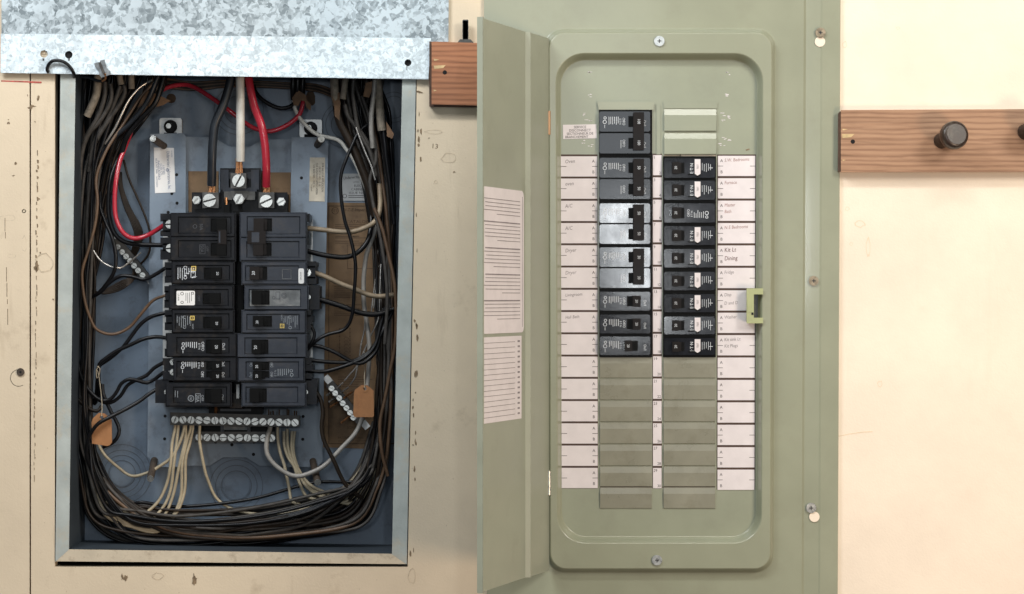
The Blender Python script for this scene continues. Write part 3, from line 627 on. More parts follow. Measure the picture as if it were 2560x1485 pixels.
MB().box(Fr(-100), 577, 985, 604, 1018, -205, -95, 2).build('bus_end', M['w_dbrown'], bx)
for x in (573, 592): MB().box(Fr(-60), x, 962, x+5, 995, -120, -60, 1).build('bus_clip', M['plastic_worn'], bx)

# ------------------------------------------------------------------ neutral bars, ground bars
FN = Fr(-120)
nb = thing('neutral_bar', 'long terminal bar of sixteen slotted screws under the breakers', 'terminal bar', V(590, 1052, -190))
nbar = MB().prism(FN, [(427, 1033), (747, 1041), (747, 1066), (427, 1061)], -170, -124, 2).build('bar', M['bar'], nb)
for k in range(16): slotted('screw', FN, 437.5 + k*20.0, 1049 + k*0.5, 8, -124, [-70, 65, -75, 25, 12, 80, 72, 45, 32, -65, -20, -45, -55, 35, 85, 48][k], M['zinc'], nb, 5, 0.15)
MB().box(FN, 520, 1019, 652, 1036, -200, -150, 2).build('standoff', M['toggle'], nb); MB().box(FN, 549, 1024, 624, 1028, -149, -144, 1).build('standoff_lip', M['plastic_grey'], nb)
MB().tube([V(539, 1012, -150), V(539, 1037, -135)], 4*S, 8).build('copper_pin', M['copper'], nb)
cs = MB()
for x in (672, 677, 683, 698, 718, 722, 736, 741): cs.tube([V(x, 1024 + rnd.uniform(-2, 6), -150), V(x, 1042, -140)], 1.8*S, 6)
cs.build('wire_ends', M['w_brown'], nb)
nb2 = thing('neutral_bar', 'shorter terminal bar of ten slotted screws below the long one', 'terminal bar', V(585, 1094, -190))
MB().box(FN, 488, 1082, 683, 1105, -170, -136, 2).build('bar', M['bar'], nb2)
for k in range(10): slotted('screw', FN, 496 + k*20.2, 1094 + k*0.2, 7.8, -136, [-70, -50, 75, 0, 35, -15, -75, 2, -20, 60][k], M['zinc'], nb2, 5, 0.15)
MB().box(FN, 492, 1062, 680, 1082, -200, -172, 2).build('standoff', M['toggle'], nb2)
MB().box(FN, 555, 1064, 613, 1076, -171, -160, 1).build('standoff_plate', M['plastic_worn'], nb2)
for x in (549, 616): MB().box(FN, x, 1062, x+6, 1082, -171, -150, 1).build('standoff_rib', M['plastic_grey'], nb2)
def ground_bar(label, a, b, pts, wd, d):
    F = Fr(d); g = thing('ground_bar', label, 'terminal bar', V((a[0]+b[0])/2, (a[1]+b[1])/2, -232))
    u = Vector((b[0]-a[0], b[1]-a[1])).normalized(); n_ = Vector((-u.y, u.x))
    A = Vector(a); B = Vector(b)
    def q(p, s_, t): return tuple(p + n_*s_ + u*t)
    MB().prism(F, [q(A, -wd, 14), q(B, -wd, -14), q(B, wd, -14), q(A, wd, 14)], d-50, d-6, 2).build('bar', M['bar'], g)
    MB().prism(F, [q(A, -wd*0.8, -8), q(B, -wd*0.8, 8), q(B, wd*0.8, 8), q(A, wd*0.8, -8)], d-60, d-51, 1).build('mounting_foot', M['zinc_strip'], g)
    for i, (x, y) in enumerate(pts): slotted('screw', F, x, y, 5.7, d-6, 20 + (i % 3)*12, M['zinc'], g, 5, 0.16)
    return g
ground_bar('diagonal ground bar at the left of the breakers, in the dark wire tangle', (279, 588), (372, 706), [(294, 617), (305, 630), (315, 641), (325, 652), (335, 664), (345, 676), (356, 688)], 9, -160)
gb = ground_bar('diagonal ground bar at lower right, beside the hanging cardboard tag', (815, 949), (911, 1066), [(829, 971), (838, 983), (848, 995), (857, 1008), (866, 1020), (875, 1032), (883, 1044)], 9, -160)

# ------------------------------------------------------------------ wires
def wire(label, pts, r, m, name='wire', group=None, cat='wire', d=-120, n=8, tip=None):
    P = [(p[0], p[1], p[2] if len(p) > 2 else d) for p in pts]
    o = MB().tube([V(*p) for p in spline(P)], r*S*0.985, n).build(name, M[m], None, label, cat, group)
    return o
wire('thick black supply cable entering the left lug', [(580, 150, -90), (577, 197, -85), (559, 260, -80), (538, 309, -80), (532, 356, -80), (530, 400, -84), (529, 464, -100)], 11.5, 'w_slate', 'supply_cable', 'supply cables', 'cable', n=12)
wire('thick white supply cable entering the middle lug', [(599, 150, -80), (600, 192, -75), (601, 300, -72), (601, 403, -90)], 11, 'w_white', 'supply_cable', 'supply cables', 'cable', n=12)
wire('thick red supply cable entering the right lug', [(618, 150, -90), (621, 192, -85), (634, 260, -78), (654, 315, -75), (663, 369, -78), (666, 424, -84), (666, 466, -100)], 10.5, 'w_red', 'supply_cable', 'supply cables', 'cable', n=12)
wire('long red wire looping across the top and down to the top left breaker', [(757, 240, -170), (758, 252, -165), (749, 285, -160), (719, 312, -155), (678, 328, -150), (642, 323, -150), (615, 309, -152), (583, 284, -150), (547, 257, -150), (487, 219, -165), (449, 212, -175), (400, 228, -175), (342, 282, -168), (326, 334, -150), (314, 365, -130), (299, 406, -110), (289, 460, -95), (287, 518, -90), (293, 555, -90), (310, 584, -92), (336, 596, -95), (371, 587, -98), (413, 561, -90)], 6, 'w_red', n=10)
wire('black wire hugging the red loop into the top left breaker', [(345, 285, -190), (318, 345, -165), (285, 420, -130), (275, 460, -118), (271, 509, -112), (274, 547, -110), (287, 584, -110), (310, 604, -110), (345, 611, -108), (408, 613, -95)], 6, 'w_black')
wire('thin brown wire swinging in a wide curve at far left', [(396, 195, -120), (353, 241, -110), (309, 309, -105), (270, 369, -95), (245, 426, -88), (240, 460, -85), (244, 504, -82), (238, 561, -80), (221, 624, -80), (206, 676, -80), (207, 719, -82), (214, 760, -85), (226, 797, -90), (241, 823, -95), (269, 835, -100), (298, 832, -105), (327, 815, -105), (353, 784, -100), (383, 751, -95), (416, 738, -88)], 4, 'w_brown')
wire('black wire bowing past the left ground bar', [(250, 480, -140), (252, 521, -130), (264, 555, -120), (282, 598, -108), (290, 647, -102), (284, 682, -105), (264, 713, -115), (245, 735, -130)], 5, 'w_black')
wire('wavy black wire into the third breaker at left', [(414, 670, -90), (382, 690, -95), (359, 699, -100), (333, 692, -102), (302, 690, -105), (276, 705, -110), (250, 731, -120), (225, 745, -140)], 5, 'w_black')
wire('bare silvery wire curving into the left ground bar', [(234, 627, -120), (250, 650, -115), (273, 665, -115), (299, 670, -120), (319, 659, -140), (352, 632, -175)], 2.4, 'bare')
wire('thin brown wire running along the left rail edge', [(309, 400, -190), (322, 446, -180), (345, 498, -175), (362, 538, -175), (373, 573, -175), (376, 604, -178), (371, 636, -185), (345, 668, -200)], 3, 'w_dbrown')
G1 = 'thin brown wires drooping behind the left ground bar'
for k in range(6):
    j = k*3.6
    wire('thin dark brown wire drooping behind the left ground bar', [(297 + j*0.3, 430, -200), (299+j*0.4, 470, -195), (313+j*0.7, 521, -190), (330+j, 560, -188), (338+j, 590, -190), (330+j*0.8, 626, -200), (315+j*0.5, 660, -215)], 2.8, 'w_dbrown', group=G1, n=6)
G2 = 'brown wires sagging below the left ground bar'
for k in range(5):
    wire('thin dark brown wire sagging below the left ground bar', [(222, 715+k*4, -160), (235, 727+k*3, -150), (262, 734-k*2, -145), (302, 724-k*5, -145), (330, 703-k*3, -150), (346-k*3, 680-k*4, -185)], 2.8, 'w_dbrown', group=G2, n=6)
# left breakers' wires, lower half
wire('black wire to the fifth left breaker, laced with its neighbour', [(424, 780, -95), (410, 783, -95), (378, 792, -98), (353, 809, -100), (330, 838, -102), (309, 866, -104), (283, 890, -108), (262, 905, -110), (246, 918, -112), (243, 950, -120), (240, 990, -140), (228, 1010, -160)], 5, 'w_black')
wire('black wire to the wide On/I breaker at left, curving from the string knot', [(425, 850, -95), (414, 845, -95), (390, 842, -92), (358, 848, -92), (324, 863, -94), (289, 879, -97), (263, 897, -99), (248, 912, -101), (247, 945, -112), (249, 985, -130), (236, 1010, -150)], 5, 'w_black')
wire('upper black wire of the twin-toggle breaker at left', [(420, 905, -90), (410, 906, -92), (384, 921, -95), (367, 938, -96), (341, 950, -98), (318, 964, -100), (301, 990, -102), (278, 1006, -104), (255, 1004, -106), (226, 981, -110), (203, 944, -118), (188, 890, -130), (186, 820, -140)], 5, 'w_black')
wire('lower black wire of the twin-toggle breaker at left', [(420, 930, -90), (407, 932, -92), (387, 948, -95), (367, 957, -96), (347, 952, -92), (324, 948, -90), (304, 958, -92), (289, 984, -94), (272, 1000, -96), (249, 999, -98), (220, 972, -105), (200, 930, -112), (192, 870, -130)], 5, 'w_black')
wire('black wire of the bottom left breaker crossing the left tag', [(408, 974, -90), (393, 973, -88), (370, 987, -84), (347, 1004, -80), (312, 1024, -72), (278, 1041, -62), (246, 1059, -58), (226, 1085, -62), (216, 1119, -75), (218, 1148, -90), (232, 1180, -110), (250, 1215, -130)], 5, 'w_black')
wire('black wire hooking round behind the left tag', [(256, 960, -115), (258, 984, -112), (275, 1024, -105), (292, 1056, -100), (298, 1076, -98), (292, 1096, -98), (278, 1109, -100), (258, 1118, -110)], 5, 'w_black')
wire('dark wire dropping from the left bundle to the tag', [(180, 972, -130), (195, 998, -120), (220, 1020, -112), (243, 1028, -108), (254, 1015, -112)], 5, 'w_dbrown')
# neutral wires
G3 = 'beige neutral wires hanging from the long terminal bar'
ORD = ['first', 'second', 'third', 'fourth', 'fifth', 'sixth', 'seventh']
ends = [(437, 1064, 430, 1110, 426, 1165, 415, 1215), (445, 1064, 441, 1110, 434, 1165, 425, 1230), (460, 1062, 452, 1100, 430, 1142, 398, 1166), (464, 1064, 463, 1100, 448, 1165, 432, 1240), (476, 1064, 465, 1110, 455, 1165, 452, 1240), (482, 1064, 474, 1110, 464, 1150, 461, 1230)]
for k, e in enumerate(ends):
    pts = [(e[0], e[1]-6, -140), (e[0], e[1]+8, -136), (e[2], e[3], -128), (e[4], e[5], -128), (e[6], e[7], -140)]
    if k == 2: pts += [(369, 1182, -140), (329, 1190, -150), (295, 1168, -160), (263, 1139, -165), (246, 1112, -170)]
    else: pts += [(e[6]-25, e[7]+45+k*3, -135), (e[6]-70, e[7]+75+k*4, -130), (300 - k*4, 1270 + k*6, -130), (240, 1215 + k*5, -140), (212, 1120, -165), (200, 1040, -205)]
    wire(ORD[k] + ' beige wire counted from the left end of the long terminal bar' if k != 2 else 'beige wire sweeping from the terminal bar to the left tag', pts, 4, 'w_beige', group=G3)
wire('lone beige wire crossing in front of the short terminal bar', [(498, 1058, -140), (499, 1066, -128), (498, 1095, -118), (502, 1124, -118), (510, 1166, -125), (519, 1198, -135), (545, 1250, -150), (600, 1278, -150), (690, 1286, -150), (790, 1262, -160), (880, 1200, -180), (930, 1120, -215)], 4, 'w_beige', group=G3)
G4 = 'beige neutral wires at the right end of the long terminal bar'
for k, p in enumerate([[(694, 1068), (694, 1091), (700, 1130), (711, 1164), (722, 1215), (740, 1260)], [(710, 1078), (711, 1114), (721, 1145), (736, 1168), (752, 1215), (775, 1245)], [(718, 1072), (720, 1118), (732, 1156), (745, 1180), (765, 1215), (800, 1240)], [(730, 1078), (729, 1118), (733, 1143), (742, 1170), (758, 1205), (790, 1230)], [(737, 1078), (733, 1118), (738, 1150), (750, 1180), (775, 1212), (815, 1232)]]):
    wire(ORD[k] + ' beige wire, counted rightward past the thick grey loop on the terminal bar', [(x, y, -132 - k*3) for x, y in p] + [(840 + k*12, 1246 + k*4, -140), (905 + k*6, 1195, -150), (945 + k*3, 1100, -190), (952, 1040, -220)], 4, 'w_beige', group=G4)
wire('thick light grey wire looping from the terminal bar up past the right tag', [(676, 1062, -138), (675, 1072, -128), (668, 1095, -115), (666, 1124, -112), (673, 1145, -110), (694, 1168, -108), (723, 1186, -105), (751, 1190, -105), (790, 1176, -108), (818, 1158, -112), (856, 1118, -118), (886, 1086, -122), (904, 1050, -126), (916, 1000, -130), (919, 952, -132), (923, 897, -132), (923, 856, -132), (916, 801, -132), (910, 760, -130), (909, 712, -128), (911, 673, -126), (917, 634, -126), (931, 595, -130), (941, 560, -135), (944, 500, -145)], 6, 'w_lgrey', n=10)
# right breakers' wires
wire('tan wire from the top right breaker', [(762, 570, -95), (785, 572, -90), (812, 575, -88), (864, 580, -86), (903, 573, -86), (939, 552, -92), (950, 515, -105), (948, 460, -120)], 6.5, 'w_tan', n=10)
wire('black wire from the lower pole of the top right breaker', [(762, 626, -95), (785, 632, -92), (812, 638, -92), (859, 643, -94), (890, 634, -98), (916, 608, -105), (926, 577, -115), (930, 520, -135)], 6.5, 'w_black', n=10)
wire('thin black wire hanging in a long loop in front of the kraft card', [(948, 235, -120), (951, 262, -115), (935, 298, -105), (899, 328, -95), (880, 364, -88), (864, 402, -82), (855, 426, -80), (851, 457, -78), (854, 504, -74), (863, 556, -68), (874, 587, -66), (885, 634, -66), (889, 673, -68), (885, 738, -72), (882, 777, -76), (873, 808, -80), (857, 826, -82), (823, 835, -84), (796, 848, -85), (767, 874, -90)], 4.6, 'w_black')
wire('dirty tan wire from the breaker marked 30', [(772, 680, -95), (783, 681, -92), (812, 691, -92), (851, 709, -94), (885, 722, -96), (916, 735, -100), (947, 741, -104), (985, 737, -110)], 6.3, 'w_tan', n=10)
wire('fat black wire from the worn grey breaker', [(785, 744, -95), (800, 749, -92), (825, 756, -92), (859, 767, -94), (905, 783, -98), (946, 785, -104), (980, 773, -112)], 7, 'w_black', n=10)
wire('short black loop at the yellow-marked right breaker', [(766, 806, -95), (776, 814, -90), (784, 826, -86), (786, 840, -84), (779, 857, -84), (765, 878, -90)], 4.6, 'w_black')
wire('black wire from the plain 20 breaker dipping to the right bundle', [(760, 860, -95), (772, 861, -92), (809, 869, -90), (842, 883, -90), (870, 899, -92), (897, 909, -94), (919, 900, -98), (941, 875, -104), (954, 828, -112), (974, 787, -122), (980, 720, -135)], 5, 'w_black')
wire('upper black wire of the right twin-toggle breaker', [(765, 900, -95), (777, 901, -92), (823, 905, -92), (864, 906, -94), (892, 899, -97), (919, 883, -100), (941, 856, -106), (963, 815, -114), (985, 770, -125)], 5, 'w_black')
wire('lower black wire of the right twin-toggle breaker', [(765, 926, -95), (774, 927, -92), (809, 929, -92), (842, 921, -92), (875, 910, -92), (913, 892, -96), (938, 862, -100), (950, 820, -108), (962, 770, -118)], 5, 'w_black')
wire('dark brown wire dropping from the bottom right breaker', [(775, 972, -95), (785, 976, -92), (800, 994, -90), (807, 1028, -90), (804, 1066, -92), (809, 1099, -95), (826, 1135, -98), (837, 1157, -100), (850, 1187, -105), (871, 1221, -112), (905, 1245, -130)], 5.4, 'w_dbrown')
wire('white wire falling from the top into the right bundle', [(733, 245, -175), (737, 270, -165), (749, 295, -158), (768, 317, -150), (795, 337, -146), (845, 350, -142), (866, 373, -140), (884, 398, -140), (906, 447, -142), (925, 500, -150)], 5.3, 'w_white')
wire('black wire in a shallow loop beside the red cable', [(634, 215, -170), (640, 232, -165), (653, 247, -162), (678, 263, -160), (705, 271, -160), (732, 262, -165), (745, 235, -175), (750, 180, -180)], 5.6, 'w_black')
G5 = 'black wires dropping from the top edge above the right bolt'
for x in (733, 745, 757): wire('short black wire dropping from the top edge above the right bolt', [(x+4, 150, -150), (x, 200, -152), (x-1, 228, -156), (x, 248, -168)], 7, 'w_black', group=G5)
G6 = 'thin silvery wires feeding the right ground bar'
for p in ([(861, 952), (876, 934), (892, 916), (899, 890), (902, 864), (911, 823), (913, 780)], [(875, 962), (889, 941), (893, 919), (908, 883), (927, 839), (946, 796), (949, 740), (952, 660)], [(934, 770), (940, 720), (948, 660), (952, 590)], [(928, 780), (938, 700), (946, 620)]):
    wire('thin silvery wire feeding the right ground bar', [(x, y, -150 + i*3) for i, (x, y) in enumerate(p)], 2.2, 'bare', group=G6, n=6)
for i, (a, b, m) in enumerate([((817, 988), (828, 981), 'bare'), ((823, 1004), (837, 995), 'bare'), ((826, 1017), (845, 1005), 'copper'), ((853, 1057), (875, 1040), 'copper'), ((842, 971), (857, 957), 'bare'), ((852, 982), (870, 969), 'bare'), ((860, 995), (880, 980), 'copper')]):
    MB().tube([V(a[0], a[1], -150), V(b[0], b[1], -178)], 2.8*S, 8).build('wire_stub', M[m], gb)
# bundles down both sides and along the bottom
GL_ = 'dark wires bundled down the left side of the box'; cols = ['w_black', 'w_dbrown', 'w_black', 'w_grey', 'w_dbrown', 'w_black', 'w_slate', 'w_grey']
CN = dict(w_black='black', w_dbrown='dark brown', w_grey='dusty grey', w_slate='slate coloured', w_brown='brown')
def jit(pts, a): return [(x + rnd.uniform(-a, a), y + rnd.uniform(-a, a), max(-226, dd + rnd.uniform(-9, 9))) for x, y, dd in pts]
for k in range(34):
    u = (k + rnd.uniform(-.4, .4))/34; dd = -212 + rnd.uniform(0, 150)*(0.4 + 0.6*rnd.random()); v = min(1, max(0, u + rnd.uniform(-.25, .25))); q_ = min(1, max(0, v + rnd.uniform(-.3, .3)))
    tx = 212 + u*150
    pts = [(tx, 150, dd), (tx-4, 205, dd), (tx - 10 - u*28, 270, dd), (202 + u*88, 345, dd), (197 + v*60, 430, dd), (194 + v*50, 560, dd), (191 + q_*48, 700, dd), (189 + q_*44, 850, dd), (188 + v*42, 1000, dd), (193 + v*46, 1110, dd), (203 + u*60, 1190, dd)]
    low = 1362 - q_*95; e_ = rnd.uniform(0, 70)
    pts += [(222 + u*95, 1255 + (1-u)*35, dd), (300 + u*60, low-14, dd*0.97), (450, low, dd*0.97), (620, low - 4 - e_*.2, dd*0.97), (780, low - 30 - e_*.4, dd), (890 + q_*30, 1215 - e_*.4, dd), (935 + q_*30, 1120 - e_, -222)]
    wire(CN[cols[k % 8]] + ' wire bundled down the left side and along the bottom of the box', jit(pts, 4.0), rnd.uniform(3.6, 5.2), cols[k % 8], group=GL_, n=6)
GR_ = 'dark wires bundled down the right side of the box'; cols2 = ['w_black', 'w_dbrown', 'w_grey', 'w_black', 'w_dbrown', 'w_grey', 'w_black', 'w_brown', 'w_black']
for k in range(30):
    u = (k + rnd.uniform(-.4, .4))/30; dd = -212 + rnd.uniform(0, 130)*(0.4 + 0.6*rnd.random()); v = min(1, max(0, u + rnd.uniform(-.3, .3))); q_ = min(1, max(0, v + rnd.uniform(-.3, .3)))
    pts = [(838 + u*125, 150, dd), (842 + u*120, 210, dd), (852 + v*118, 280, dd), (876 + v*104, 360, dd), (908 + v*76, 450, dd), (930 + v*58, 560, dd), (940 + q_*48, 700, dd), (944 + q_*42, 850, dd), (944 + u*38, 960, dd), (938 + u*42, 1060, dd), (920 + u*52, 1150, dd), (890 + u*68, 1220, dd), (840 + u*60, 1275 + u*40, dd), (720, 1300 + q_*50, dd), (560, 1308 + q_*48, dd*0.97), (400, 1290 + q_*40, dd*0.97), (290 - q_*20, 1230, dd), (232 - q_*20, 1120, -222)]
    wire(CN[cols2[k % 9]] + ' wire bundled down the right side and along the bottom of the box', jit(pts, 4.0), rnd.uniform(3.6, 5.4), cols2[k % 9], group=GR_, n=6)
GD = 'dark wires slanting down from the upper left corner'
for k in range(9):
    j = k*5.5
    wire(CN[['w_black', 'w_dbrown', 'w_dbrown', 'w_black', 'w_brown'][k % 5]] + ' wire slanting down from the upper left corner of the box', jit([(372 + j, 170, -130 - k*6), (366 + j, 215, -128 - k*6), (345 + j*.95, 262, -126 - k*6), (312 + j*.9, 310, -128 - k*6), (280 + j*.8, 365, -132 - k*6), (258 + j*.7, 430, -140 - k*5), (244 + j*.6, 520, -150 - k*4), (238 + j*.3, 620, -165 - k*4), (228, 720, -190)], 3), rnd.uniform(4, 5.5), ['w_black', 'w_dbrown', 'w_dbrown', 'w_black', 'w_brown'][k % 5], group=GD, n=6)
GE_ = 'dark wires slanting down from the upper right corner'
for k in range(8):
    j = k*6
    wire(CN[['w_dbrown', 'w_black', 'w_grey', 'w_dbrown'][k % 4]] + ' wire slanting down from the upper right corner of the box', jit([(850 + j, 180, -120 - k*7), (858 + j, 250, -118 - k*7), (874 + j, 330, -116 - k*7), (900 + j*.9, 410, -118 - k*7), (922 + j*.8, 490, -124 - k*6), (944 + j*.6, 590, -132 - k*5), (958 + j*.4, 720, -142 - k*4), (968, 850, -160 - k*4), (972, 980, -190)], 3), rnd.uniform(4, 5.8), ['w_dbrown', 'w_black', 'w_grey', 'w_dbrown'][k % 4], group=GE_, n=6)
wire('brown wire standing out along the right bundle', [(935, 520, -85), (955, 570, -80), (972, 640, -78), (985, 700, -80), (990, 770, -84), (988, 860, -90), (975, 930, -95), (962, 1000, -100), (950, 1060, -105), (955, 1130, -110), (970, 1190, -120)], 4.6, 'w_brown')
wire('grey wire crossing the right bundle at the top', [(905, 240, -110), (925, 300, -100), (936, 350, -95), (940, 400, -92), (925, 450, -95), (935, 520, -90), (952, 600, -85), (965, 690, -85), (968, 760, -90), (962, 860, -100)], 4.6, 'w_grey')
wire('shiny bare wire running down inside the right bundle', [(890, 318, -80), (899, 344, -78), (915, 385, -76), (928, 415, -76), (938, 450, -80)], 2.4, 'bare', n=6)
G7 = 'brown wires lying along the top edge of the box'
for k in range(7): wire(CN['w_dbrown' if k % 3 else 'w_brown'] + ' thin wire lying along the top edge of the box', [(410, 196 + k*3.5, -190), (480, 206 + k*3, -195), (560, 202 + k*2.4, -200), (640, 204 + k*2, -200), (720, 208 + k*2, -200), (790, 212 + k*2.5, -195), (850, 228 + k*3, -185), (900, 205 + k*4, -180)], 3, 'w_dbrown' if k % 3 else 'w_brown', group=G7, n=6)
# upper left sheathed cables
for i, (pts, r_, m, l) in enumerate([
    ([(244, 150, -60), (244, 205, -60), (240, 238, -62), (229, 266, -66), (218, 290, -72)], 10, 'sheath', 'woven beige sheath end under the metal clip'),
    ([(300, 150, -75), (299, 190, -75), (303, 212, -76)], 8, 'sheath', 'beige sheath end beside the clipped cable'),
    ([(326, 150, -75), (328, 195, -75), (329, 222, -78)], 8, 'sheath', 'torn beige sheath right of the clipped cable'),
    ([(262, 205, -70), (262, 235, -70), (252, 275, -74), (238, 305, -80), (215, 345, -90), (202, 400, -100), (196, 470, -110)], 6, 'w_grey', 'grey conductor sweeping out of the clipped sheath'),
    ([(276, 210, -72), (279, 235, -72), (272, 265, -74), (248, 305, -80), (222, 335, -88), (204, 385, -98), (200, 450, -108)], 5.5, 'w_grey', 'second grey conductor right of the clipped sheath'),
    ([(310, 215, -76), (312, 232, -78), (296, 265, -82), (272, 300, -86), (250, 335, -92), (232, 370, -98), (222, 430, -108)], 5.5, 'w_grey', 'grey conductor from the middle beige sheath'),
    ([(300, 215, -76), (290, 245, -78), (278, 275, -84), (262, 310, -90), (240, 345, -96), (225, 400, -104)], 5.5, 'w_grey', 'curving grey conductor beside the middle sheath'),
    ([(380, 200, -110), (350, 218, -100), (322, 250, -95), (302, 290, -95), (285, 325, -98), (262, 360, -104)], 3.2, 'bare', 'bright bare wire arcing at the upper left'),
    ([(395, 190, -90), (385, 215, -88), (372, 245, -90), (350, 280, -95), (318, 315, -100), (285, 345, -105), (250, 395, -112)], 6, 'w_slate', 'slate wire leaning down from the upper left corner'),
    ([(410, 190, -100), (402, 220, -98), (385, 262, -98), (345, 305, -104), (316, 345, -112), (300, 400, -125)], 7, 'w_black', 'fat black wire leaning down at the upper left'),
    ([(200, 192, -30), (222, 194, -25), (244, 202, -18), (258, 202, -10), (264, 192, -2)], 4, 'w_slate', 'dark wire stub bent up to the metal clip')]):
    wire(l, pts, r_, m, 'cable_sheath' if m == 'sheath' else 'wire', None, 'cable sheath' if m == 'sheath' else 'wire', n=10)
for i, (pts, r_, m, l) in enumerate([
    ([(836, 150, -90), (836, 200, -88), (838, 240, -90), (842, 262, -96)], 11, 'sheath', 'leftmost woven sheath at the upper right'),
    ([(864, 150, -80), (863, 200, -78), (857, 248, -80)], 8, 'sheath', 'flat beige sheath with a cut end at the upper right'),
    ([(945, 150, -90), (944, 200, -88), (948, 250, -86), (952, 300, -86), (955, 326, -88)], 11, 'sheath', 'long grey-brown sheath with a ragged end at the upper right'),
    ([(938, 190, -75), (935, 230, -74), (930, 270, -76), (928, 320, -80), (932, 370, -86)], 6, 'w_lgrey', 'pale grey flat wire at the upper right'),
    ([(885, 190, -76), (882, 235, -76), (888, 280, -78), (898, 330, -84), (925, 380, -90), (940, 440, -98)], 5, 'w_grey', 'dark grey wire between the upper right sheaths'),
    ([(862, 262, -84), (870, 290, -84), (885, 310, -88), (915, 350, -94), (935, 400, -100)], 5.5, 'w_grey', 'grey conductor from the cut flat sheath'),
    ([(958, 325, -90), (962, 360, -90), (966, 400, -94), (975, 470, -102), (985, 560, -112)], 6, 'w_black', 'black conductor leaving the ragged sheath'),
    ([(842, 262, -98), (848, 300, -98), (862, 330, -100), (880, 365, -102), (900, 410, -106), (922, 470, -112), (938, 540, -120)], 11, 'w_dbrown', 'fat dark brown cable slanting down at the upper right')]):
    wire(l, pts, r_, m, 'cable_sheath' if m == 'sheath' else 'wire', None, 'cable sheath' if m == 'sheath' else 'wire', n=10)
def paper(label, pts, d):
    F = Fr(d); MB().prism(F, pts, d-3, d, 0.8).build('paper_scrap', M['paper'], None, label, 'paper scrap')
paper('torn brown paper wrap where the red wire meets the top', [(731, 245), (745, 226), (764, 238), (766, 250), (777, 262), (776, 275), (768, 270), (762, 252), (752, 250), (745, 264), (735, 262)], -150)
paper('torn brown paper by the leftmost upper right sheath', [(830, 238), (848, 232), (850, 262), (848, 300), (838, 290), (836, 262)], -82)
paper('ragged brown paper hanging between the upper right sheaths', [(915, 208), (930, 204), (928, 228), (922, 243), (909, 240)], -70)
paper('torn brown paper at the end of the long upper right sheath', [(966, 305), (984, 335), (980, 346), (968, 340)], -80)
paper('torn brown paper behind the upper left wires', [(400, 240), (425, 252), (408, 262), (385, 268), (360, 262), (345, 268), (365, 225)], -120)
# tags
def tag_(label, pts, hole, strg, d):
    F = Fr(d); g = thing('cardboard_tag', label, 'tag', V(hole[0], hole[1], d))
    x, y = hole; hp = [(x + 4.4*math.cos(a*0.785), y + 4.4*math.sin(a*0.785)) for a in range(8)]
    MB().holes(F, pts, [hp], d, 2.5).holes(F, pts, [hp], d-2.5).build('card', M['tag'], g)
    MB().ring(F, x, y, 4.6, 9, d-3, d+1.2, 16).build('eyelet_patch', M['tag'], g)
    q = MB()
    for s_ in strg: q.tube([V(*p) for p in spline(s_, 8)], 1.1*S, 5)
    q.build('string', M['string'], g)
tag_('orange-brown cardboard tag hanging at the lower left wires', [(229, 1056), (232, 1046), (247, 1032), (262, 1034), (279, 1050), (280, 1106), (274, 1113), (268, 1115), (230, 1109)], (254, 1043),
     [[(254, 1041, -64), (255, 1010, -80), (250, 960, -88), (245, 930, -92), (240, 924, -92)], [(247, 915, -90), (241, 925, -90), (242, 945, -92), (247, 940, -92), (250, 922, -88), (243, 916, -88)]], -70)
tag_('orange-brown cardboard tag hanging in front of the right ground bar', [(885, 982), (888, 974), (903, 963), (918, 963), (934, 977), (935, 1040), (931, 1043), (887, 1043), (883, 1038)], (912, 972),
     [[(912, 970, -90), (911, 945, -100), (912, 915, -115), (911, 880, -120)]], -95)

# ------------------------------------------------------------------ galvanised cover at the top
FG = Fr(14)
gc = thing('galvanised_cover', 'spangled galvanised steel cover sheet pulled up over the top of the old box', 'metal cover', V(560, 90, 0))
def hole(x, y, r_, n=18): return [(x + r_*math.cos(2*math.pi*i/n), y + r_*math.sin(2*math.pi*i/n)) for i in range(n)]
MB().prism(FG, [(3, -300), (1123, -300), (1121, 104), (3, 88)], 6, 10).build('sheet', M['galv'], gc)
FGf = Fr(13)
fl = MB()
fl.holes(FGf, [(2, 84), (1078, 95), (1071, 197), (2, 181)], [hole(110, 135, 9.5), hole(172, 137, 9.5), hole(1020, 157, 8.5)], 0)
zz = {}
for i, v in enumerate(fl.v):                                            # the strip is bent: it leans out from the wall towards its lower edge
    py = 742.5 - v.z/FGf.k; fl.v[i] = Vector((v.x, -(11 + max(0, (py-84))*0.06)*S, v.z))
n0 = len(fl.v)
fl.prism(FGf, [(2, 180), (1071, 196), (1071, 198.5), (2, 182.5)], 9, 17)
fl.build('bent_flange', M['galv_lit'], gc)
for x, y in ((110, 135), (172, 137), (1020, 157)):
    MB().cyl(Fr(9), x, y, 12, 2, 8, 18).build('hole_back', M['pale_stain'] if x == 110 else M['black_hole'], gc)
q = MB()
for x in (109, 173): q.box(FGf, x-2, 146, x+2, 152, 13, 15.9)
q.box(FGf, 1016.5, 165, 1018, 176, 14, 16.6); q.build('slot_mark', M['steel'], gc)
MB().box(Fr(9), 104, 134.2, 116, 135.8, 8, 8.6).build('screw_slot', M['stain'], gc)
wire('black wire end looping over the bottom edge of the galvanised cover', [(186, 196, -6), (184, 182, 20), (175, 167, 26), (162, 156, 27), (145, 151, 27), (130, 153, 26), (120, 164, 24), (118, 176, 22), (122, 180, 20)], 4.4, 'w_black')
ck = thing('wire_clip', 'small bent zinc clip with a copper wire tip on the cover edge', 'clip', V(256, 180, 18))
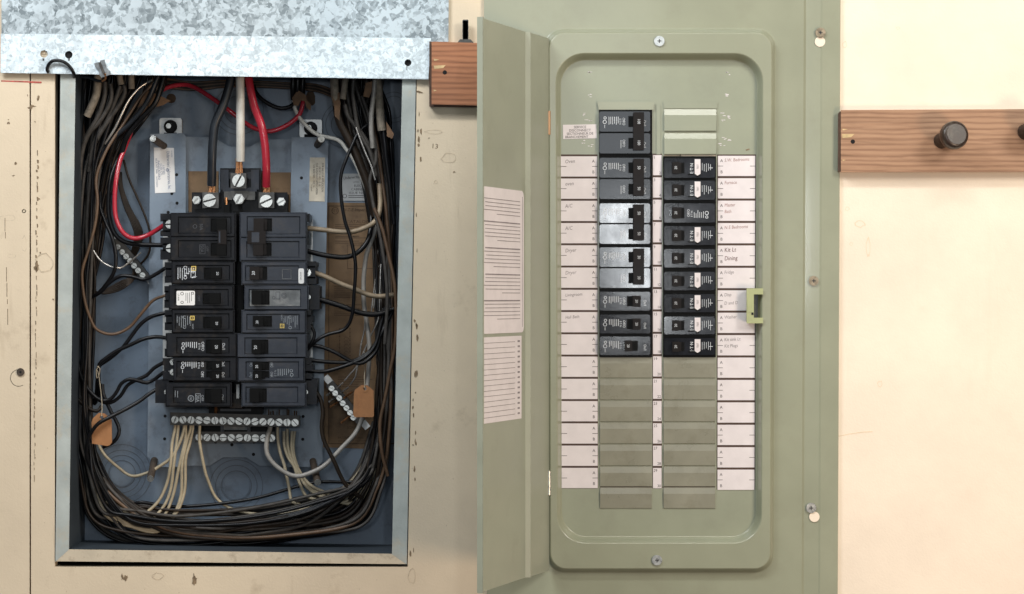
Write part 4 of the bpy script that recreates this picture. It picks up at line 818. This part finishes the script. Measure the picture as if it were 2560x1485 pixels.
MB().prism(Fr(24), [(236, 159), (246, 156), (250, 160), (251, 152), (261, 150), (264, 164), (266, 172), (275, 178), (274, 186), (262, 190), (254, 193), (249, 186), (247, 174), (239, 167)], 19, 24, 1).build('clip_plate', M['clip_metal'], ck)
MB().prism(Fr(26), [(247, 157), (251, 156), (262, 182), (257, 184)], 23, 27, 1).build('clip_rib', M['w_grey'], ck)
MB().tube([V(*p) for p in spline([(262, 184, 25), (264, 192, 20), (263, 198, 12), (256, 203, 2)], 4)], 2.8*S, 8).build('copper_tip', M['copper'], ck)

# ------------------------------------------------------------------ boards on the wall
FWb = Fr(32)
b1 = thing('wood_rail', 'short reddish wooden rail between the old box and the green panel', 'wooden rail', V(1140, 185, 0))
MB().prism(FWb, [(1081, 106), (1211, 110), (1211, 262), (1081, 259)], 1, 32, 2).build('board', M['wood_l'], b1)
MB().prism(FWb, [(1074, 104), (1083, 104.4), (1083, 266), (1074, 265)], 1, 24, 1).prism(FWb, [(1083, 259.5), (1211, 262), (1211, 267), (1083, 265)], 1, 22, 1).build('board_edge_shaded', M['wood_shaded'], b1)  # dark strips carry the shadow at the rail's edges in their colour
q = MB().prism(FWb, [(1084, 164), (1114, 163), (1108, 170), (1086, 172)], 31, 32.5).prism(FWb, [(1084, 147), (1098, 149), (1086, 152)], 31, 32.5).prism(FWb, [(1084, 224), (1092, 226), (1085, 228)], 31, 32.5)
q.build('bare_chip', M['chip'], b1, kind='stuff')
MB().cyl(FWb, 1112, 181, 5.5, 31, 32.6, 12).build('nail_hole', M['black_hole'], b1)
sd = thing('threaded_stud', 'threaded steel stud standing on top of the reddish rail', 'stud', V(1163, 105, 14))
q = MB()
for k in range(19): q.prism(FWb, [(1159, 50+k*2.7), (1168, 50+k*2.7), (1169, 51.4+k*2.7), (1168, 52.7+k*2.7), (1159, 52.7+k*2.7), (1158, 51.4+k*2.7)], 14, 24, 2)
q.build('thread', M['steel'], sd); MB().prism(FWb, [(1151, 100), (1176, 100), (1181, 106), (1146, 106)], 6, 30, 2).build('washer', M['steel'], sd)
b2 = thing('wood_rail', 'tan wooden peg rail on the fresh wall at the right', 'wooden rail', V(2400, 350, 0))
MB().prism(FWb, [(2104, 277), (2900, 273), (2900, 428), (2104, 428.5)], 1, 32, 2).build('board', M['wood_r'], b2)
MB().prism(FWb, [(2098, 282), (2104, 277), (2104, 428), (2097, 429)], 1, 28, 1).build('board_edge_shaded', M['wood_shaded'], b2)
MB().prism(FWb, [(2105, 335), (2136, 335), (2128, 343), (2106, 345)], 31, 32.5).prism(FWb, [(2106, 322), (2120, 323), (2107, 326)], 31, 32.5).prism(FWb, [(2106, 399), (2115, 400), (2107, 402)], 31, 32.5).build('bare_chip', M['chip'], b2, kind='stuff')
MB().cyl(FWb, 2132, 354, 5.5, 31, 32.6, 12).build('nail_hole', M['black_hole'], b2)
def peg(label, base, head, r0, r1):
    g = thing('coat_peg', label, 'peg', V(*base)); A = V(*base); B = V(*head); u = (B-A); L = u.length; u.normalize()
    prof = [(0, 1.0), (0.1, 0.95), (0.3, 0.82), (0.6, 0.8), (0.66, 0.9)]
    MB().tube([A + u*L*t for t, k in prof], [r0*S*k for t, k in prof], 20).build('stem', M['peg'], g)
    pr = [(0.62, 0.78), (0.68, 0.95), (0.78, 1.0), (0.9, 0.99), (0.965, 0.93), (0.995, 0.80), (1.0, 0.72)]
    MB().tube([A + u*L*t for t, k in pr], [r1*S*k for t, k in pr], 28).build('knob', M['peg'], g)
peg('dark turned peg with a round knob, whole on the tan rail', (2353, 352, 30), (2392, 335, 118), 20, 35)
peg('second dark peg cut off by the right edge of the picture', (2562, 330, 30), (2606, 314, 118), 20, 35)

# ------------------------------------------------------------------ green panel
FC = Fr(10)
gp = thing('panel_cover', 'sage green cover of the new electrical panel with labelled breaker openings', 'panel cover', V(1650, 742, 0))
def kx(x, y): return 1650 + (x-1650)*(1 - 0.0105*(y-400)/1000)     # the cover narrows a little towards its foot
def kp(pts): return [(kx(x, y), y) for x, y in pts]
stepo = rr(1366, 76, 1934, 1428, 42, 8); stepi = rr(1372, 83, 1928, 1421, 38, 8)
openo = rr(1389, 134, 1906, 1357, 72, 10); openm = rr(1395, 140, 1900, 1351, 68, 10); openi = rr(1403, 150, 1892, 1341, 62, 10)
cv = MB()
cv.holes(FC, kp([(1212, -300), (2008, -300), (2008, 1900), (1212, 1900)]), [kp(rr(1362, 72, 1938, 1432, 46, 8))], 10)
def quad(a, b, c_, e): cv.add([FC(*kp([p[:2]])[0], p[2]) for p in (a, b, c_, e)], [[0, 1, 2, 3]])
xs = [(2008, 10), (2014, 6.5), (2050, 8.5), (2055, 10), (2099, 10), (2101, 0)]
for (a, da), (b, db) in zip(xs, xs[1:]): quad((a, -300, da), (a, 1900, da), (b, 1900, db), (b, -300, db))
quad((1212, -300, 0), (1212, 1900, 0), (1212, 1900, 10), (1212, -300, 10))
def loft(mb, F, loops):
    n_ = len(loops[0][0]); vs = []
    for lp, d in loops: vs += [F(x, y, d) for x, y in lp]
    fs = []
    for l in range(len(loops)-1):
        for i in range(n_):
            j = (i+1) % n_; fs.append([l*n_+i, l*n_+j, (l+1)*n_+j, (l+1)*n_+i])
    mb.add(vs, fs, True)
PL = 31                                                                 # height of the stamped plateau
sm = [(rr(1362 + 13*t, 72 + 14*t, 1938 - 13*t, 1432 - 14*t, 46 - 8*t, 8), 10 + (PL-10)*(0.5 - 0.5*math.cos(math.pi*t))) for t in (0, .1, .2, .32, .44, .56, .68, .8, .9, 1)]
loft(cv, FC, [(kp(a), b) for a, b in sm])
cv.holes(FC, kp(sm[-1][0]), [kp(openo)], PL)
lp = [(rr(1389 + 14*t, 134 + 16*t, 1906 - 14*t, 1357 - 16*t, 72 - 10*t, 10), 3 + (PL-3)*(0.5 + 0.5*math.cos(math.pi*t))) for t in (0, .1, .2, .35, .5, .65, .8, .9, 1)]
loft(cv, FC, [(kp(a), b) for a, b in lp])
cv.build('cover', M['green'], gp)
fin = rr(1403, 150, 1892, 1341, 62, 10)
FD = Fr(5)
cL = (1500, 271, 1630, 891); cR = (1660, 387, 1790, 891)
def kr(r_): return kp([(r_[0], r_[1]), (r_[2], r_[1]), (r_[2], r_[3]), (r_[0], r_[3])])
MB().holes(FD, kp(fin), [kr(cL), kr(cR)], 2.5, 30).build('dead_front', M['green_in'], gp)
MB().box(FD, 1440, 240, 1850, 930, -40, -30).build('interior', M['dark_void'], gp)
# lips and twist-out plates
MB().prism(FD, [(1498, 258), (1631, 258), (1630, 270.5), (1500, 270.5)], 2, 9, 4).build('opening_lip', M['green'], gp)
for y0, y1 in ((270, 328), (329, 386)):
    q = MB(); z = [(y0, 3), (y0+3, 3.2), (y0+18, 9), (y1-1, 9), (y1, 2.6)]
    for (a, da), (b, db) in zip(z, z[1:]): q.add([FD(1660.5, a, da), FD(1791, a, da), FD(1790.5, b, db), FD(1660.5, b, db)], [[0, 3, 2, 1]])
    for x in (1660.5, 1791): q.add([FD(x, a, d) for a, d in z] + [FD(x, y1, 2), FD(x, y0, 2)], [list(range(7))])
    q.build('blank_plate', M['green_in'], gp)
MB().prism(FD, [(1660, 256), (1792, 256), (1791, 269), (1661, 269)], 2, 5, 2).build('opening_lip', M['green_in'], gp)
MB().box(FD, 1643, 264, 1649, 384, 2, 5, 2).build('rib', M['green_in'], gp)
yf = [891.5, 946, 1000.5, 1055, 1110, 1165, 1217.5, 1272]
for col in ((1499, 1629), (1659, 1789)):
    for y0, y1 in zip(yf, yf[1:]):
        x0, x1 = kx(col[0], y0), kx(col[1], y0); q = MB()
        z = [(y0+0.8, 2.6), (y0+2, 5), (y0+17, 7.6), (y1-2, 5.5), (y1-0.8, 2.6)]
        for (a, da), (b, db) in zip(z, z[1:]): q.add([FD(x0, a, da), FD(x1, a, da), FD(x1, b, db), FD(x0, b, db)], [[0, 3, 2, 1]])
        for x in (x0, x1): q.add([FD(x, a, d) for a, d in z], [list(range(5))])
        q.build('filler_plate', M['filler'], gp)
MB().prism(FD, kp([(1499, 1217), (1499, 1219), (1789, 1219), (1789, 1217)]), 2, 3.3).build('seam', M['card_bar'], gp)
# label cards
words_l = ['Oven', 'oven', 'A/C', 'A/C', 'Dryer', 'Dryer', 'Livingroom', 'Hall Bath']
words_r = ['S.W. Bedrooms', 'Furnace', 'Master|Bath', 'N E Bedrooms', 'Kit Lt|Dining', 'Fridge', 'Disp|D and D', 'Washer', 'Kit sink Lt|Kit Plugs']
MB().prism(FD, kp([(1398, 386), (1494, 386), (1494, 1221), (1398, 1221)]), 2, 3.2).prism(FD, kp([(1793, 386), (1890, 386), (1890, 1224), (1793, 1224)]), 2, 3.2).prism(FD, kp([(1631, 384), (1655, 384), (1655, 1221), (1631, 1221)]), 2, 3.2).build('label_holder', M['card_bar'], gp)
for i in range(15):
    y0 = 390.7 + 55.65*i; yr = 389.5 + 56.05*i
    c1 = MB().prism(FD, kp([(1402, y0), (1493, y0), (1493, y0+50.5), (1402, y0+50.5)]), 3, 4.2).build('label_card', M['card'], gp)
    t = MB().text(FD, 'A', kx(1483.5, y0), y0+12, 4.5, 7.5).text(FD, 'B', kx(1483.5, y0), y0+39, 4.5, 7.5).box(FD, kx(1480, y0), y0+24.6, kx(1493, y0), y0+25.8, 4, 4.5).box(FD, kx(1402, y0), y0+24.6, kx(1416, y0), y0+25.8, 4, 4.5)
    t.build('lettering', M['pencil'] if False else M['black_ink'], c1)
    if i < 8: MB().text(FD, words_l[i], kx(1412, y0), y0+13, 4.5, 9.5 if i < 6 else 8, -4, 0.85, 0, 0.2).build('handwriting', M['pencil'], c1)
    c2 = MB().prism(FD, kp([(1795, yr), (1888, yr), (1888, yr+50.5), (1795, yr+50.5)]), 3, 4.2).build('label_card', M['card'], gp)
    t = MB().text(FD, 'A', kx(1804, yr), yr+12, 4.5, 7.5).text(FD, 'B', kx(1804, yr), yr+40, 4.5, 7.5).box(FD, kx(1875, yr), yr+25, kx(1888, yr), yr+26.2, 4, 4.5).box(FD, kx(1795, yr), yr+25, kx(1808, yr), yr+26.2, 4, 4.5)
    t.build('lettering', M['black_ink'], c2)
    if i < 9:
        w_ = MB()
        for k, s_ in enumerate(words_r[i].split('|')): w_.text(FD, s_, kx(1811, yr), yr + 11 + k*(21 if i in (4, 6) else 16), 4.5, 8.5 if i not in (4,) else 11, -3, 0.82, 0, 0.15)
        w_.build('handwriting', M['marker'] if i == 4 else (M['pencil'] if i in (5, 6, 7, 8) else M['pencil_red']), c2)
    yn = 387.5 + 55.9*i
    c3 = MB().prism(FD, kp([(1632.4, yn), (1654, yn), (1654, yn+50.5), (1632.4, yn+50.5)]), 3, 4.2).build('number_card', M['card'], gp)
    MB().text(FD, str(2*i+1), kx(1634, yn), yn+6, 4.5, 7, 0, 0.95, 0).text(FD, str(2*i+2), kx(1652.5, yn), yn+44.5, 4.5, 7, 0, 0.95, 1.0).build('lettering', M['black_ink'], c3)
sv = MB().prism(FD, [(1407, 312), (1491, 310.5), (1492, 345.5), (1408, 347.5)], 2.5, 3.6).build('service_label', M['card'], gp)
t = MB()
for k, (s_, sx_) in enumerate((('SERVICE', 0.98), ('DISCONNECT', 0.98), ('SECTIONNEUR DE', 0.92), ('BRANCHEMENT', 0.92))): t.text(FD, s_, 1450 - (0 if k < 3 else 8), 317.3 + k*8.2, 3.9, 6.3, -1, sx_)
t.build('lettering', M['black_ink'], sv)
em = MB()
for x0, y0 in ((1462, 285), (1472, 300), (1460, 355), (1475, 362), (1806, 285), (1826, 293), (1808, 302), (1810, 345), (1826, 352), (1806, 362), (1474, 183), (1475, 238), (1818, 183), (1815, 238)):
    for k in range(3): em.prism(FD, blob(x0 + rnd.uniform(-6, 6), y0 + rnd.uniform(-4, 4), rnd.uniform(2, 5), rnd.uniform(0.6, 1.3), 7, seed=k), 2.4, 3.1)
em.build('embossed_mark', M['card'], gp, kind='stuff')  # pale flecks put the glint of embossed twist marks into the colour
MB().prism(FD, [(1864, 374), (1873, 371), (1875, 373), (1866, 377)], 2.4, 3.2).build('dark_nick', M['stain'], gp)
# latch, hinges, screws
la = MB().prism(FC, [(1866, 723), (1903, 723), (1903, 734), (1880, 734), (1880, 796), (1903, 796), (1903, 806), (1866, 806)], 10, 37, 2).build('latch', M['latch'], gp)
MB().box(FC, 1881, 735, 1900, 795, 2, 8).build('latch_slot', M['steel'], la); MB().box(FC, 1876, 781, 1881, 787, 36, 38).build('latch_notch', M['black_hole'], la)
MB().box(FC, 1866.5, 748, 1874, 780, 36.5, 38, 0.5).build('latch_pad', M['latch'], la)
for y0, y1, m in ((279, 338, 'brass'), (1176, 1236, 'zinc')):
    h = MB().tube([FC(1372, y0, 27), FC(1372, y1, 27)], 6*S, 14).build('hinge_pin', M[m], gp); MB().box(FC, 1364, y0+16, 1369, y1-8, 12, 26, 1).build('hinge_leaf', M[m], h)
def pan_screw(x, y, r_, d, dark=False):
    o = MB().cyl(FC, x, y, r_, d, d+2, 20, 1); o.cyl(FC, x, y, r_*0.86, d+2, d+5, 20, 2); g = o.build('screw', M['dull_screw' if dark else 'zinc'], gp)
    MB().box(FC, x-r_*0.4, y-r_*0.1, x+r_*0.4, y+r_*0.1, d+5, d+5.6).box(FC, x-r_*0.1, y-r_*0.4, x+r_*0.1, y+r_*0.4, d+5, d+5.6).build('recess', M['steel'], g)
pan_screw(1647, 105, 12, PL); pan_screw(1641, 1398, 12, PL); pan_screw(2051, 82, 12, 10, True); pan_screw(2034, 702, 11.5, 8, True); pan_screw(2028, 1270, 12, 8)
for x, y in ((2050, 104), (2036, 1292)): MB().cyl(FC, x, y, 13, 9, 10.6, 20).build('keyhole', M['new_wall'], gp)
# open door
hx = FC(1374, 742, 0).x; W = 0.222
def solve(f_, lo, hi):
    for _ in range(60):
        mid = (lo+hi)/2
        if f_(mid) > 0: hi = mid
        else: lo = mid
    return (lo+hi)/2
def projx(u, th):
    x = hx - u*math.cos(th); y = -0.0095 - u*math.sin(th); return 1280 + x*DC/(DC+y)/S
TH = solve(lambda th: projx(W, th) - 1203, R(40), R(89.9))
def uat(px): return solve(lambda u: px - projx(u, TH), 0, W)
dr = thing('panel_door', 'green door of the new panel swung open to the left, printed schedule on its inside', 'panel door', (hx, -0.0095, 0))
def FDR(u, py, d):                                                    # u metres from the hinge, d pixels off the door's inner face
    k = FC.k; return Vector((hx - u*math.cos(TH) + d*S*math.sin(TH), -0.0095 - u*math.sin(TH) - d*S*math.cos(TH), (742.5-py)*k))
class DoorF:
    def __call__(s, u, py, d): return FDR(u*S, py, d)
DF = DoorF(); Wp = W/S; uf = uat(1323)/S
def dprism(q, u0, y0, u1, y1, d0, d1, c=0): return q.prism(DF, [(u0, y0), (u1, y0), (u1, y1), (u0, y1)], d0, d1, c)
q = MB(); y0_, y1_ = 98, 1424
for a, b, da, db in ((4, uf-4, 0, 0), (uf-4, uf, 0, 5), (uf, uf+5, 5, 5), (uf+5, uf+12, 5, -6), (uf+12, Wp-14, -6, -6), (Wp-14, Wp-8, -6, 4), (Wp-8, Wp, 4, 4)):
    q.add([DF(a, y0_, da), DF(b, y0_, db), DF(b, y1_, db), DF(a, y1_, da), DF(a, y0_, da-5), DF(b, y0_, db-5), DF(b, y1_, db-5), DF(a, y1_, da-5)], [[0, 1, 2, 3], [7, 6, 5, 4], [0, 4, 5, 1], [3, 2, 6, 7]])
dprism(q, Wp-2, y0_, Wp, y1_, -10, 4)
q.build('door_leaf', M['green_door'], dr)
u1 = uat(1309)/S; u2 = uat(1212)/S
sc_ = dprism(MB(), u1, 836, u2, 1036, -6, -5.2).build('schedule_label', M['card'], dr)
t = MB()
for k in range(15): dprism(t, u1 + 50, 849 + k*12.4, u2-6, 850.2 + k*12.4, -5.2, -4.8); dprism(t, u1+14, 846.5 + k*12.4, u1+30, 850.8 + k*12.4, -5.2, -4.8)
t.build('lettering', M['pencil'], sc_)
s2 = MB().prism(DF, rr(u1-18, 486, u2, 828, 16, 4), -6, -5.2).build('warning_label', M['card'], dr)
t = MB(); dprism(t, u1-8, 500, u1-6, 815, -5.2, -4.8)
for k in range(34):
    if k % 7 != 5: dprism(t, u1 + 12, 512 + k*8.8, u2 - 8 - (rnd.uniform(60, 160) if k % 7 == 4 else rnd.uniform(0, 14)), (515 if k % 7 == 6 else 513.6) + k*8.8, -5.2, -4.8)
t.build('lettering', M['pencil'], s2)

# ------------------------------------------------------------------ new breakers
def new_breaker(label, x0, y0, x1, y1, side, kind, amp, group, txt=True):
    d = 17; F_ = Fr(d); ta, tb = rnd.uniform(-0.02, 0.02), rnd.uniform(-0.012, 0.012)
    F = lambda x, y, dd: F_(x, y, dd + ta*(y-(y0+y1)/2) + tb*(x-1645))
    x0, x1 = kx(x0, y0), kx(x1, y0); g = thing('circuit_breaker', label, 'circuit breaker', V((x0+x1)/2, (y0+y1)/2, 0), group)
    two = y1-y0 > 70; hs_ = [(y0, y0+(y1-y0)*0.465), (y0+(y1-y0)*0.535, y1)] if two else [(y0, y1)]
    MB().box(F, x0, y0-5, x1, y1+5, -28, d-8, 2).build('case', M['toggle'], g)
    rot = SIDE[-1] if side < 0 else SIDE[1]; pr = MB(); tp = []
    tilt = rnd.uniform(-1.2, 1.2)
    for k, (a, b) in enumerate(hs_):
        fp = MB(); e = 4
        fp.prism(F, rr(x0 + (0 if side < 0 else 2), a, x1 - (5 if side < 0 else 3), b, 3, 2), d-9, d, 1.5)
        fp.build('face_plate', M['plastic_new'], g)
        cy = (a+b)/2; h = b-a; z = d + 0.4
        if side < 0:
            tx0, tx1 = (1571, 1607) if two else (1567, 1599)
            tx0, tx1 = kx(tx0, y0), kx(tx1, y0)
            if amp == '20 off': tx0 -= 5; tx1 -= 5
            MB().box(F, tx0, cy-h*0.29, tx1, cy+h*0.29, d-1, d+0.8).build('toggle_slot', M['toggle'], g)
            if not two: MB().box(F, tx0 + (16 if amp != '20 off' else 1), cy-h*0.27, tx1 - (0 if amp != '20 off' else 16), cy+h*0.27, d, d+13, 2).build('toggle', M['toggle_brown'], g); tp.append((tx0 + (24 if amp != '20 off' else 8), cy))
            pr.text(F, 'Off/O', x0+60, cy, z, 6.6, rot, 0.85).text(F, 'On/I', x0+112, cy+4, z, 6.6, rot, 0.9)
            if not (two and k == 1):
                pr.text(F, 'E·T·N', x0+51, cy, z, 5, rot, 0.9)
                for j in range(6): ln = rnd.uniform(12, 20); pr.box(F, x0+22+j*4.6, cy-12, x0+23.4+j*4.6, cy-12+ln, d-0.2, z)
                pr.ring(F, x0+13, cy-9, 2.4, 3.8, d, z, 12).ring(F, x0+12, cy+1, 3.6, 5, d, z, 14).box(F, x0+11.4, cy+8, x0+12.6, cy+16, d-0.2, z)
            else: pr.box(F, x0+52, cy-8, x0+53.2, cy+12, d-0.2, z)
        else:
            tx0, tx1 = x0+22, x0+51; hh = h*0.27
            MB().box(F, tx0, cy-hh-1, tx1, cy+hh+1, d-1, d+0.8).build('toggle_slot', M['toggle'], g)
            MB().box(F, tx0, cy-hh, tx0+13, cy+hh, d, d+13, 2).box(F, tx0+13, cy-hh, tx0+20, cy+hh, d, d+5, 1).build('toggle', M['toggle_brown'], g); tp.append((tx0+6.5, cy))
            if kind == 'test':
                b_ = MB().prism(F, [(x0+77.5, a+2), (x0+90, a+2), (x0+90, b-9), (x0+83.7, b-5), (x0+77.5, b-9)], d-0.5, d+4, 1).build('test_button', M['card'], g)
                MB().text(F, 'TEST', x0+84, cy-3, d+4.3, 5, -90, 0.8).build('lettering', M['black_ink'], b_)
                MB().cyl(F, x0+83.5, b-5, 5, d-0.5, d+1.2, 14).build('indicator', M['toggle'], g)
                pr.text(F, 'E·T·N', x0+69, cy+1, z, 8, -90, 1.0)
                for j in range(5): pr.box(F, x0+95+j*5.2, cy-13 + rnd.uniform(0, 4), x0+96+j*5.2, cy+12 - rnd.uniform(0, 8), d-0.2, z)
                pr.box(F, x0+113, cy-1, x0+122, cy+0.4, d-0.2, z)
                MB().box(F, x0+60, b-8, x0+75, b-5, d-0.5, d+0.6).build('moulded_marks', M['toggle'], g)
            else:
                pr.text(F, 'On/I', x0+16, cy, z, 6.6, -90, 0.9).text(F, 'Off/O', x0+61, cy, z, 6.6, -90, 0.85).text(F, 'E·T·N', x0+69, cy+2, z, 5, -90, 0.9)
                for j in range(6): ln = rnd.uniform(10, 20); pr.box(F, x0+75+j*4.6, cy+12-ln, x0+76.3+j*4.6, cy+12, d-0.2, z)
                pr.ring(F, x0+107, cy, 3.6, 5, d, z, 14).ring(F, x0+107, cy+10, 2.4, 3.8, d, z, 12)
    if two:
        hy0, hy1 = y0+4, y1-9; hx0, hx1 = kx(1585, y0), kx(1607, y0)
        MB().box(F, hx0, hy0, hx1, hy1, d, d+16, 2.5).build('handle_bar', M['toggle_brown'], g)
        q = MB().text(F, amp, (hx0+hx1)/2 + 1, y0+(y1-y0)*0.24, d+16.4, 7.5, 90, 0.85).text(F, amp, (hx0+hx1)/2 + 1, y0+(y1-y0)*0.76, d+16.4, 7.5, 90, 0.85); q.build('amp_number', M['print_white'], g)
    else: MB().text(F, '20', tp[0][0], tp[0][1], d+13.4, 6.8, rot, 0.9).build('amp_number', M['print_white'], g)
    pr.build('printing', M['print_white'], g)
    return g
GA = 'black breakers in the left column of the green panel'; GB_ = 'black breakers in the right column of the green panel'
new_breaker('two-pole breaker marked 100, alone above the labelled rows', 1500, 280, 1629, 382, -1, 'two', '100', GA)
new_breaker('two-pole breaker marked 50 beside the Oven labels', 1500, 396, 1629, 496, -1, 'two', '50', GA)
new_breaker('two-pole breaker marked 50 beside the A/C labels', 1500, 510, 1629, 608, -1, 'two', '50', GA)
new_breaker('two-pole breaker marked 30 beside the Dryer labels', 1500, 620, 1629, 718, -1, 'two', '30', GA)
new_breaker('single breaker beside the Livingroom label', 1500, 731, 1629, 775, -1, 'one', '20', GA)
new_breaker('single breaker beside the Hall Bath label', 1500, 788, 1629, 832, -1, 'one', '20', GA)
new_breaker('lowest single breaker of the left column, above the blank green plates', 1500, 843, 1629, 886, -1, 'one', '20 off', GA)
rows = [(397, 443), (453, 498), (510, 555), (567, 611), (624, 667), (681, 724), (737, 779), (793, 834), (847, 886)]
rl = ['beside the S.W. Bedrooms label', 'beside the Furnace label', 'beside the Master Bath label', 'beside the N E Bedrooms label', 'beside the dark Kit Lt Dining label', 'beside the Fridge label', 'beside the latch, two rows below the dark-written label', 'beside the Washer label', 'beside the Kit sink label, lowest of the right column']
for i, (a, b) in enumerate(rows):
    new_breaker(('breaker with a white test button ' if i != 2 else 'plain single breaker without test button ') + rl[i], 1660, a, 1789, b, 1, 'test' if i != 2 else 'plain', '20', GB_)
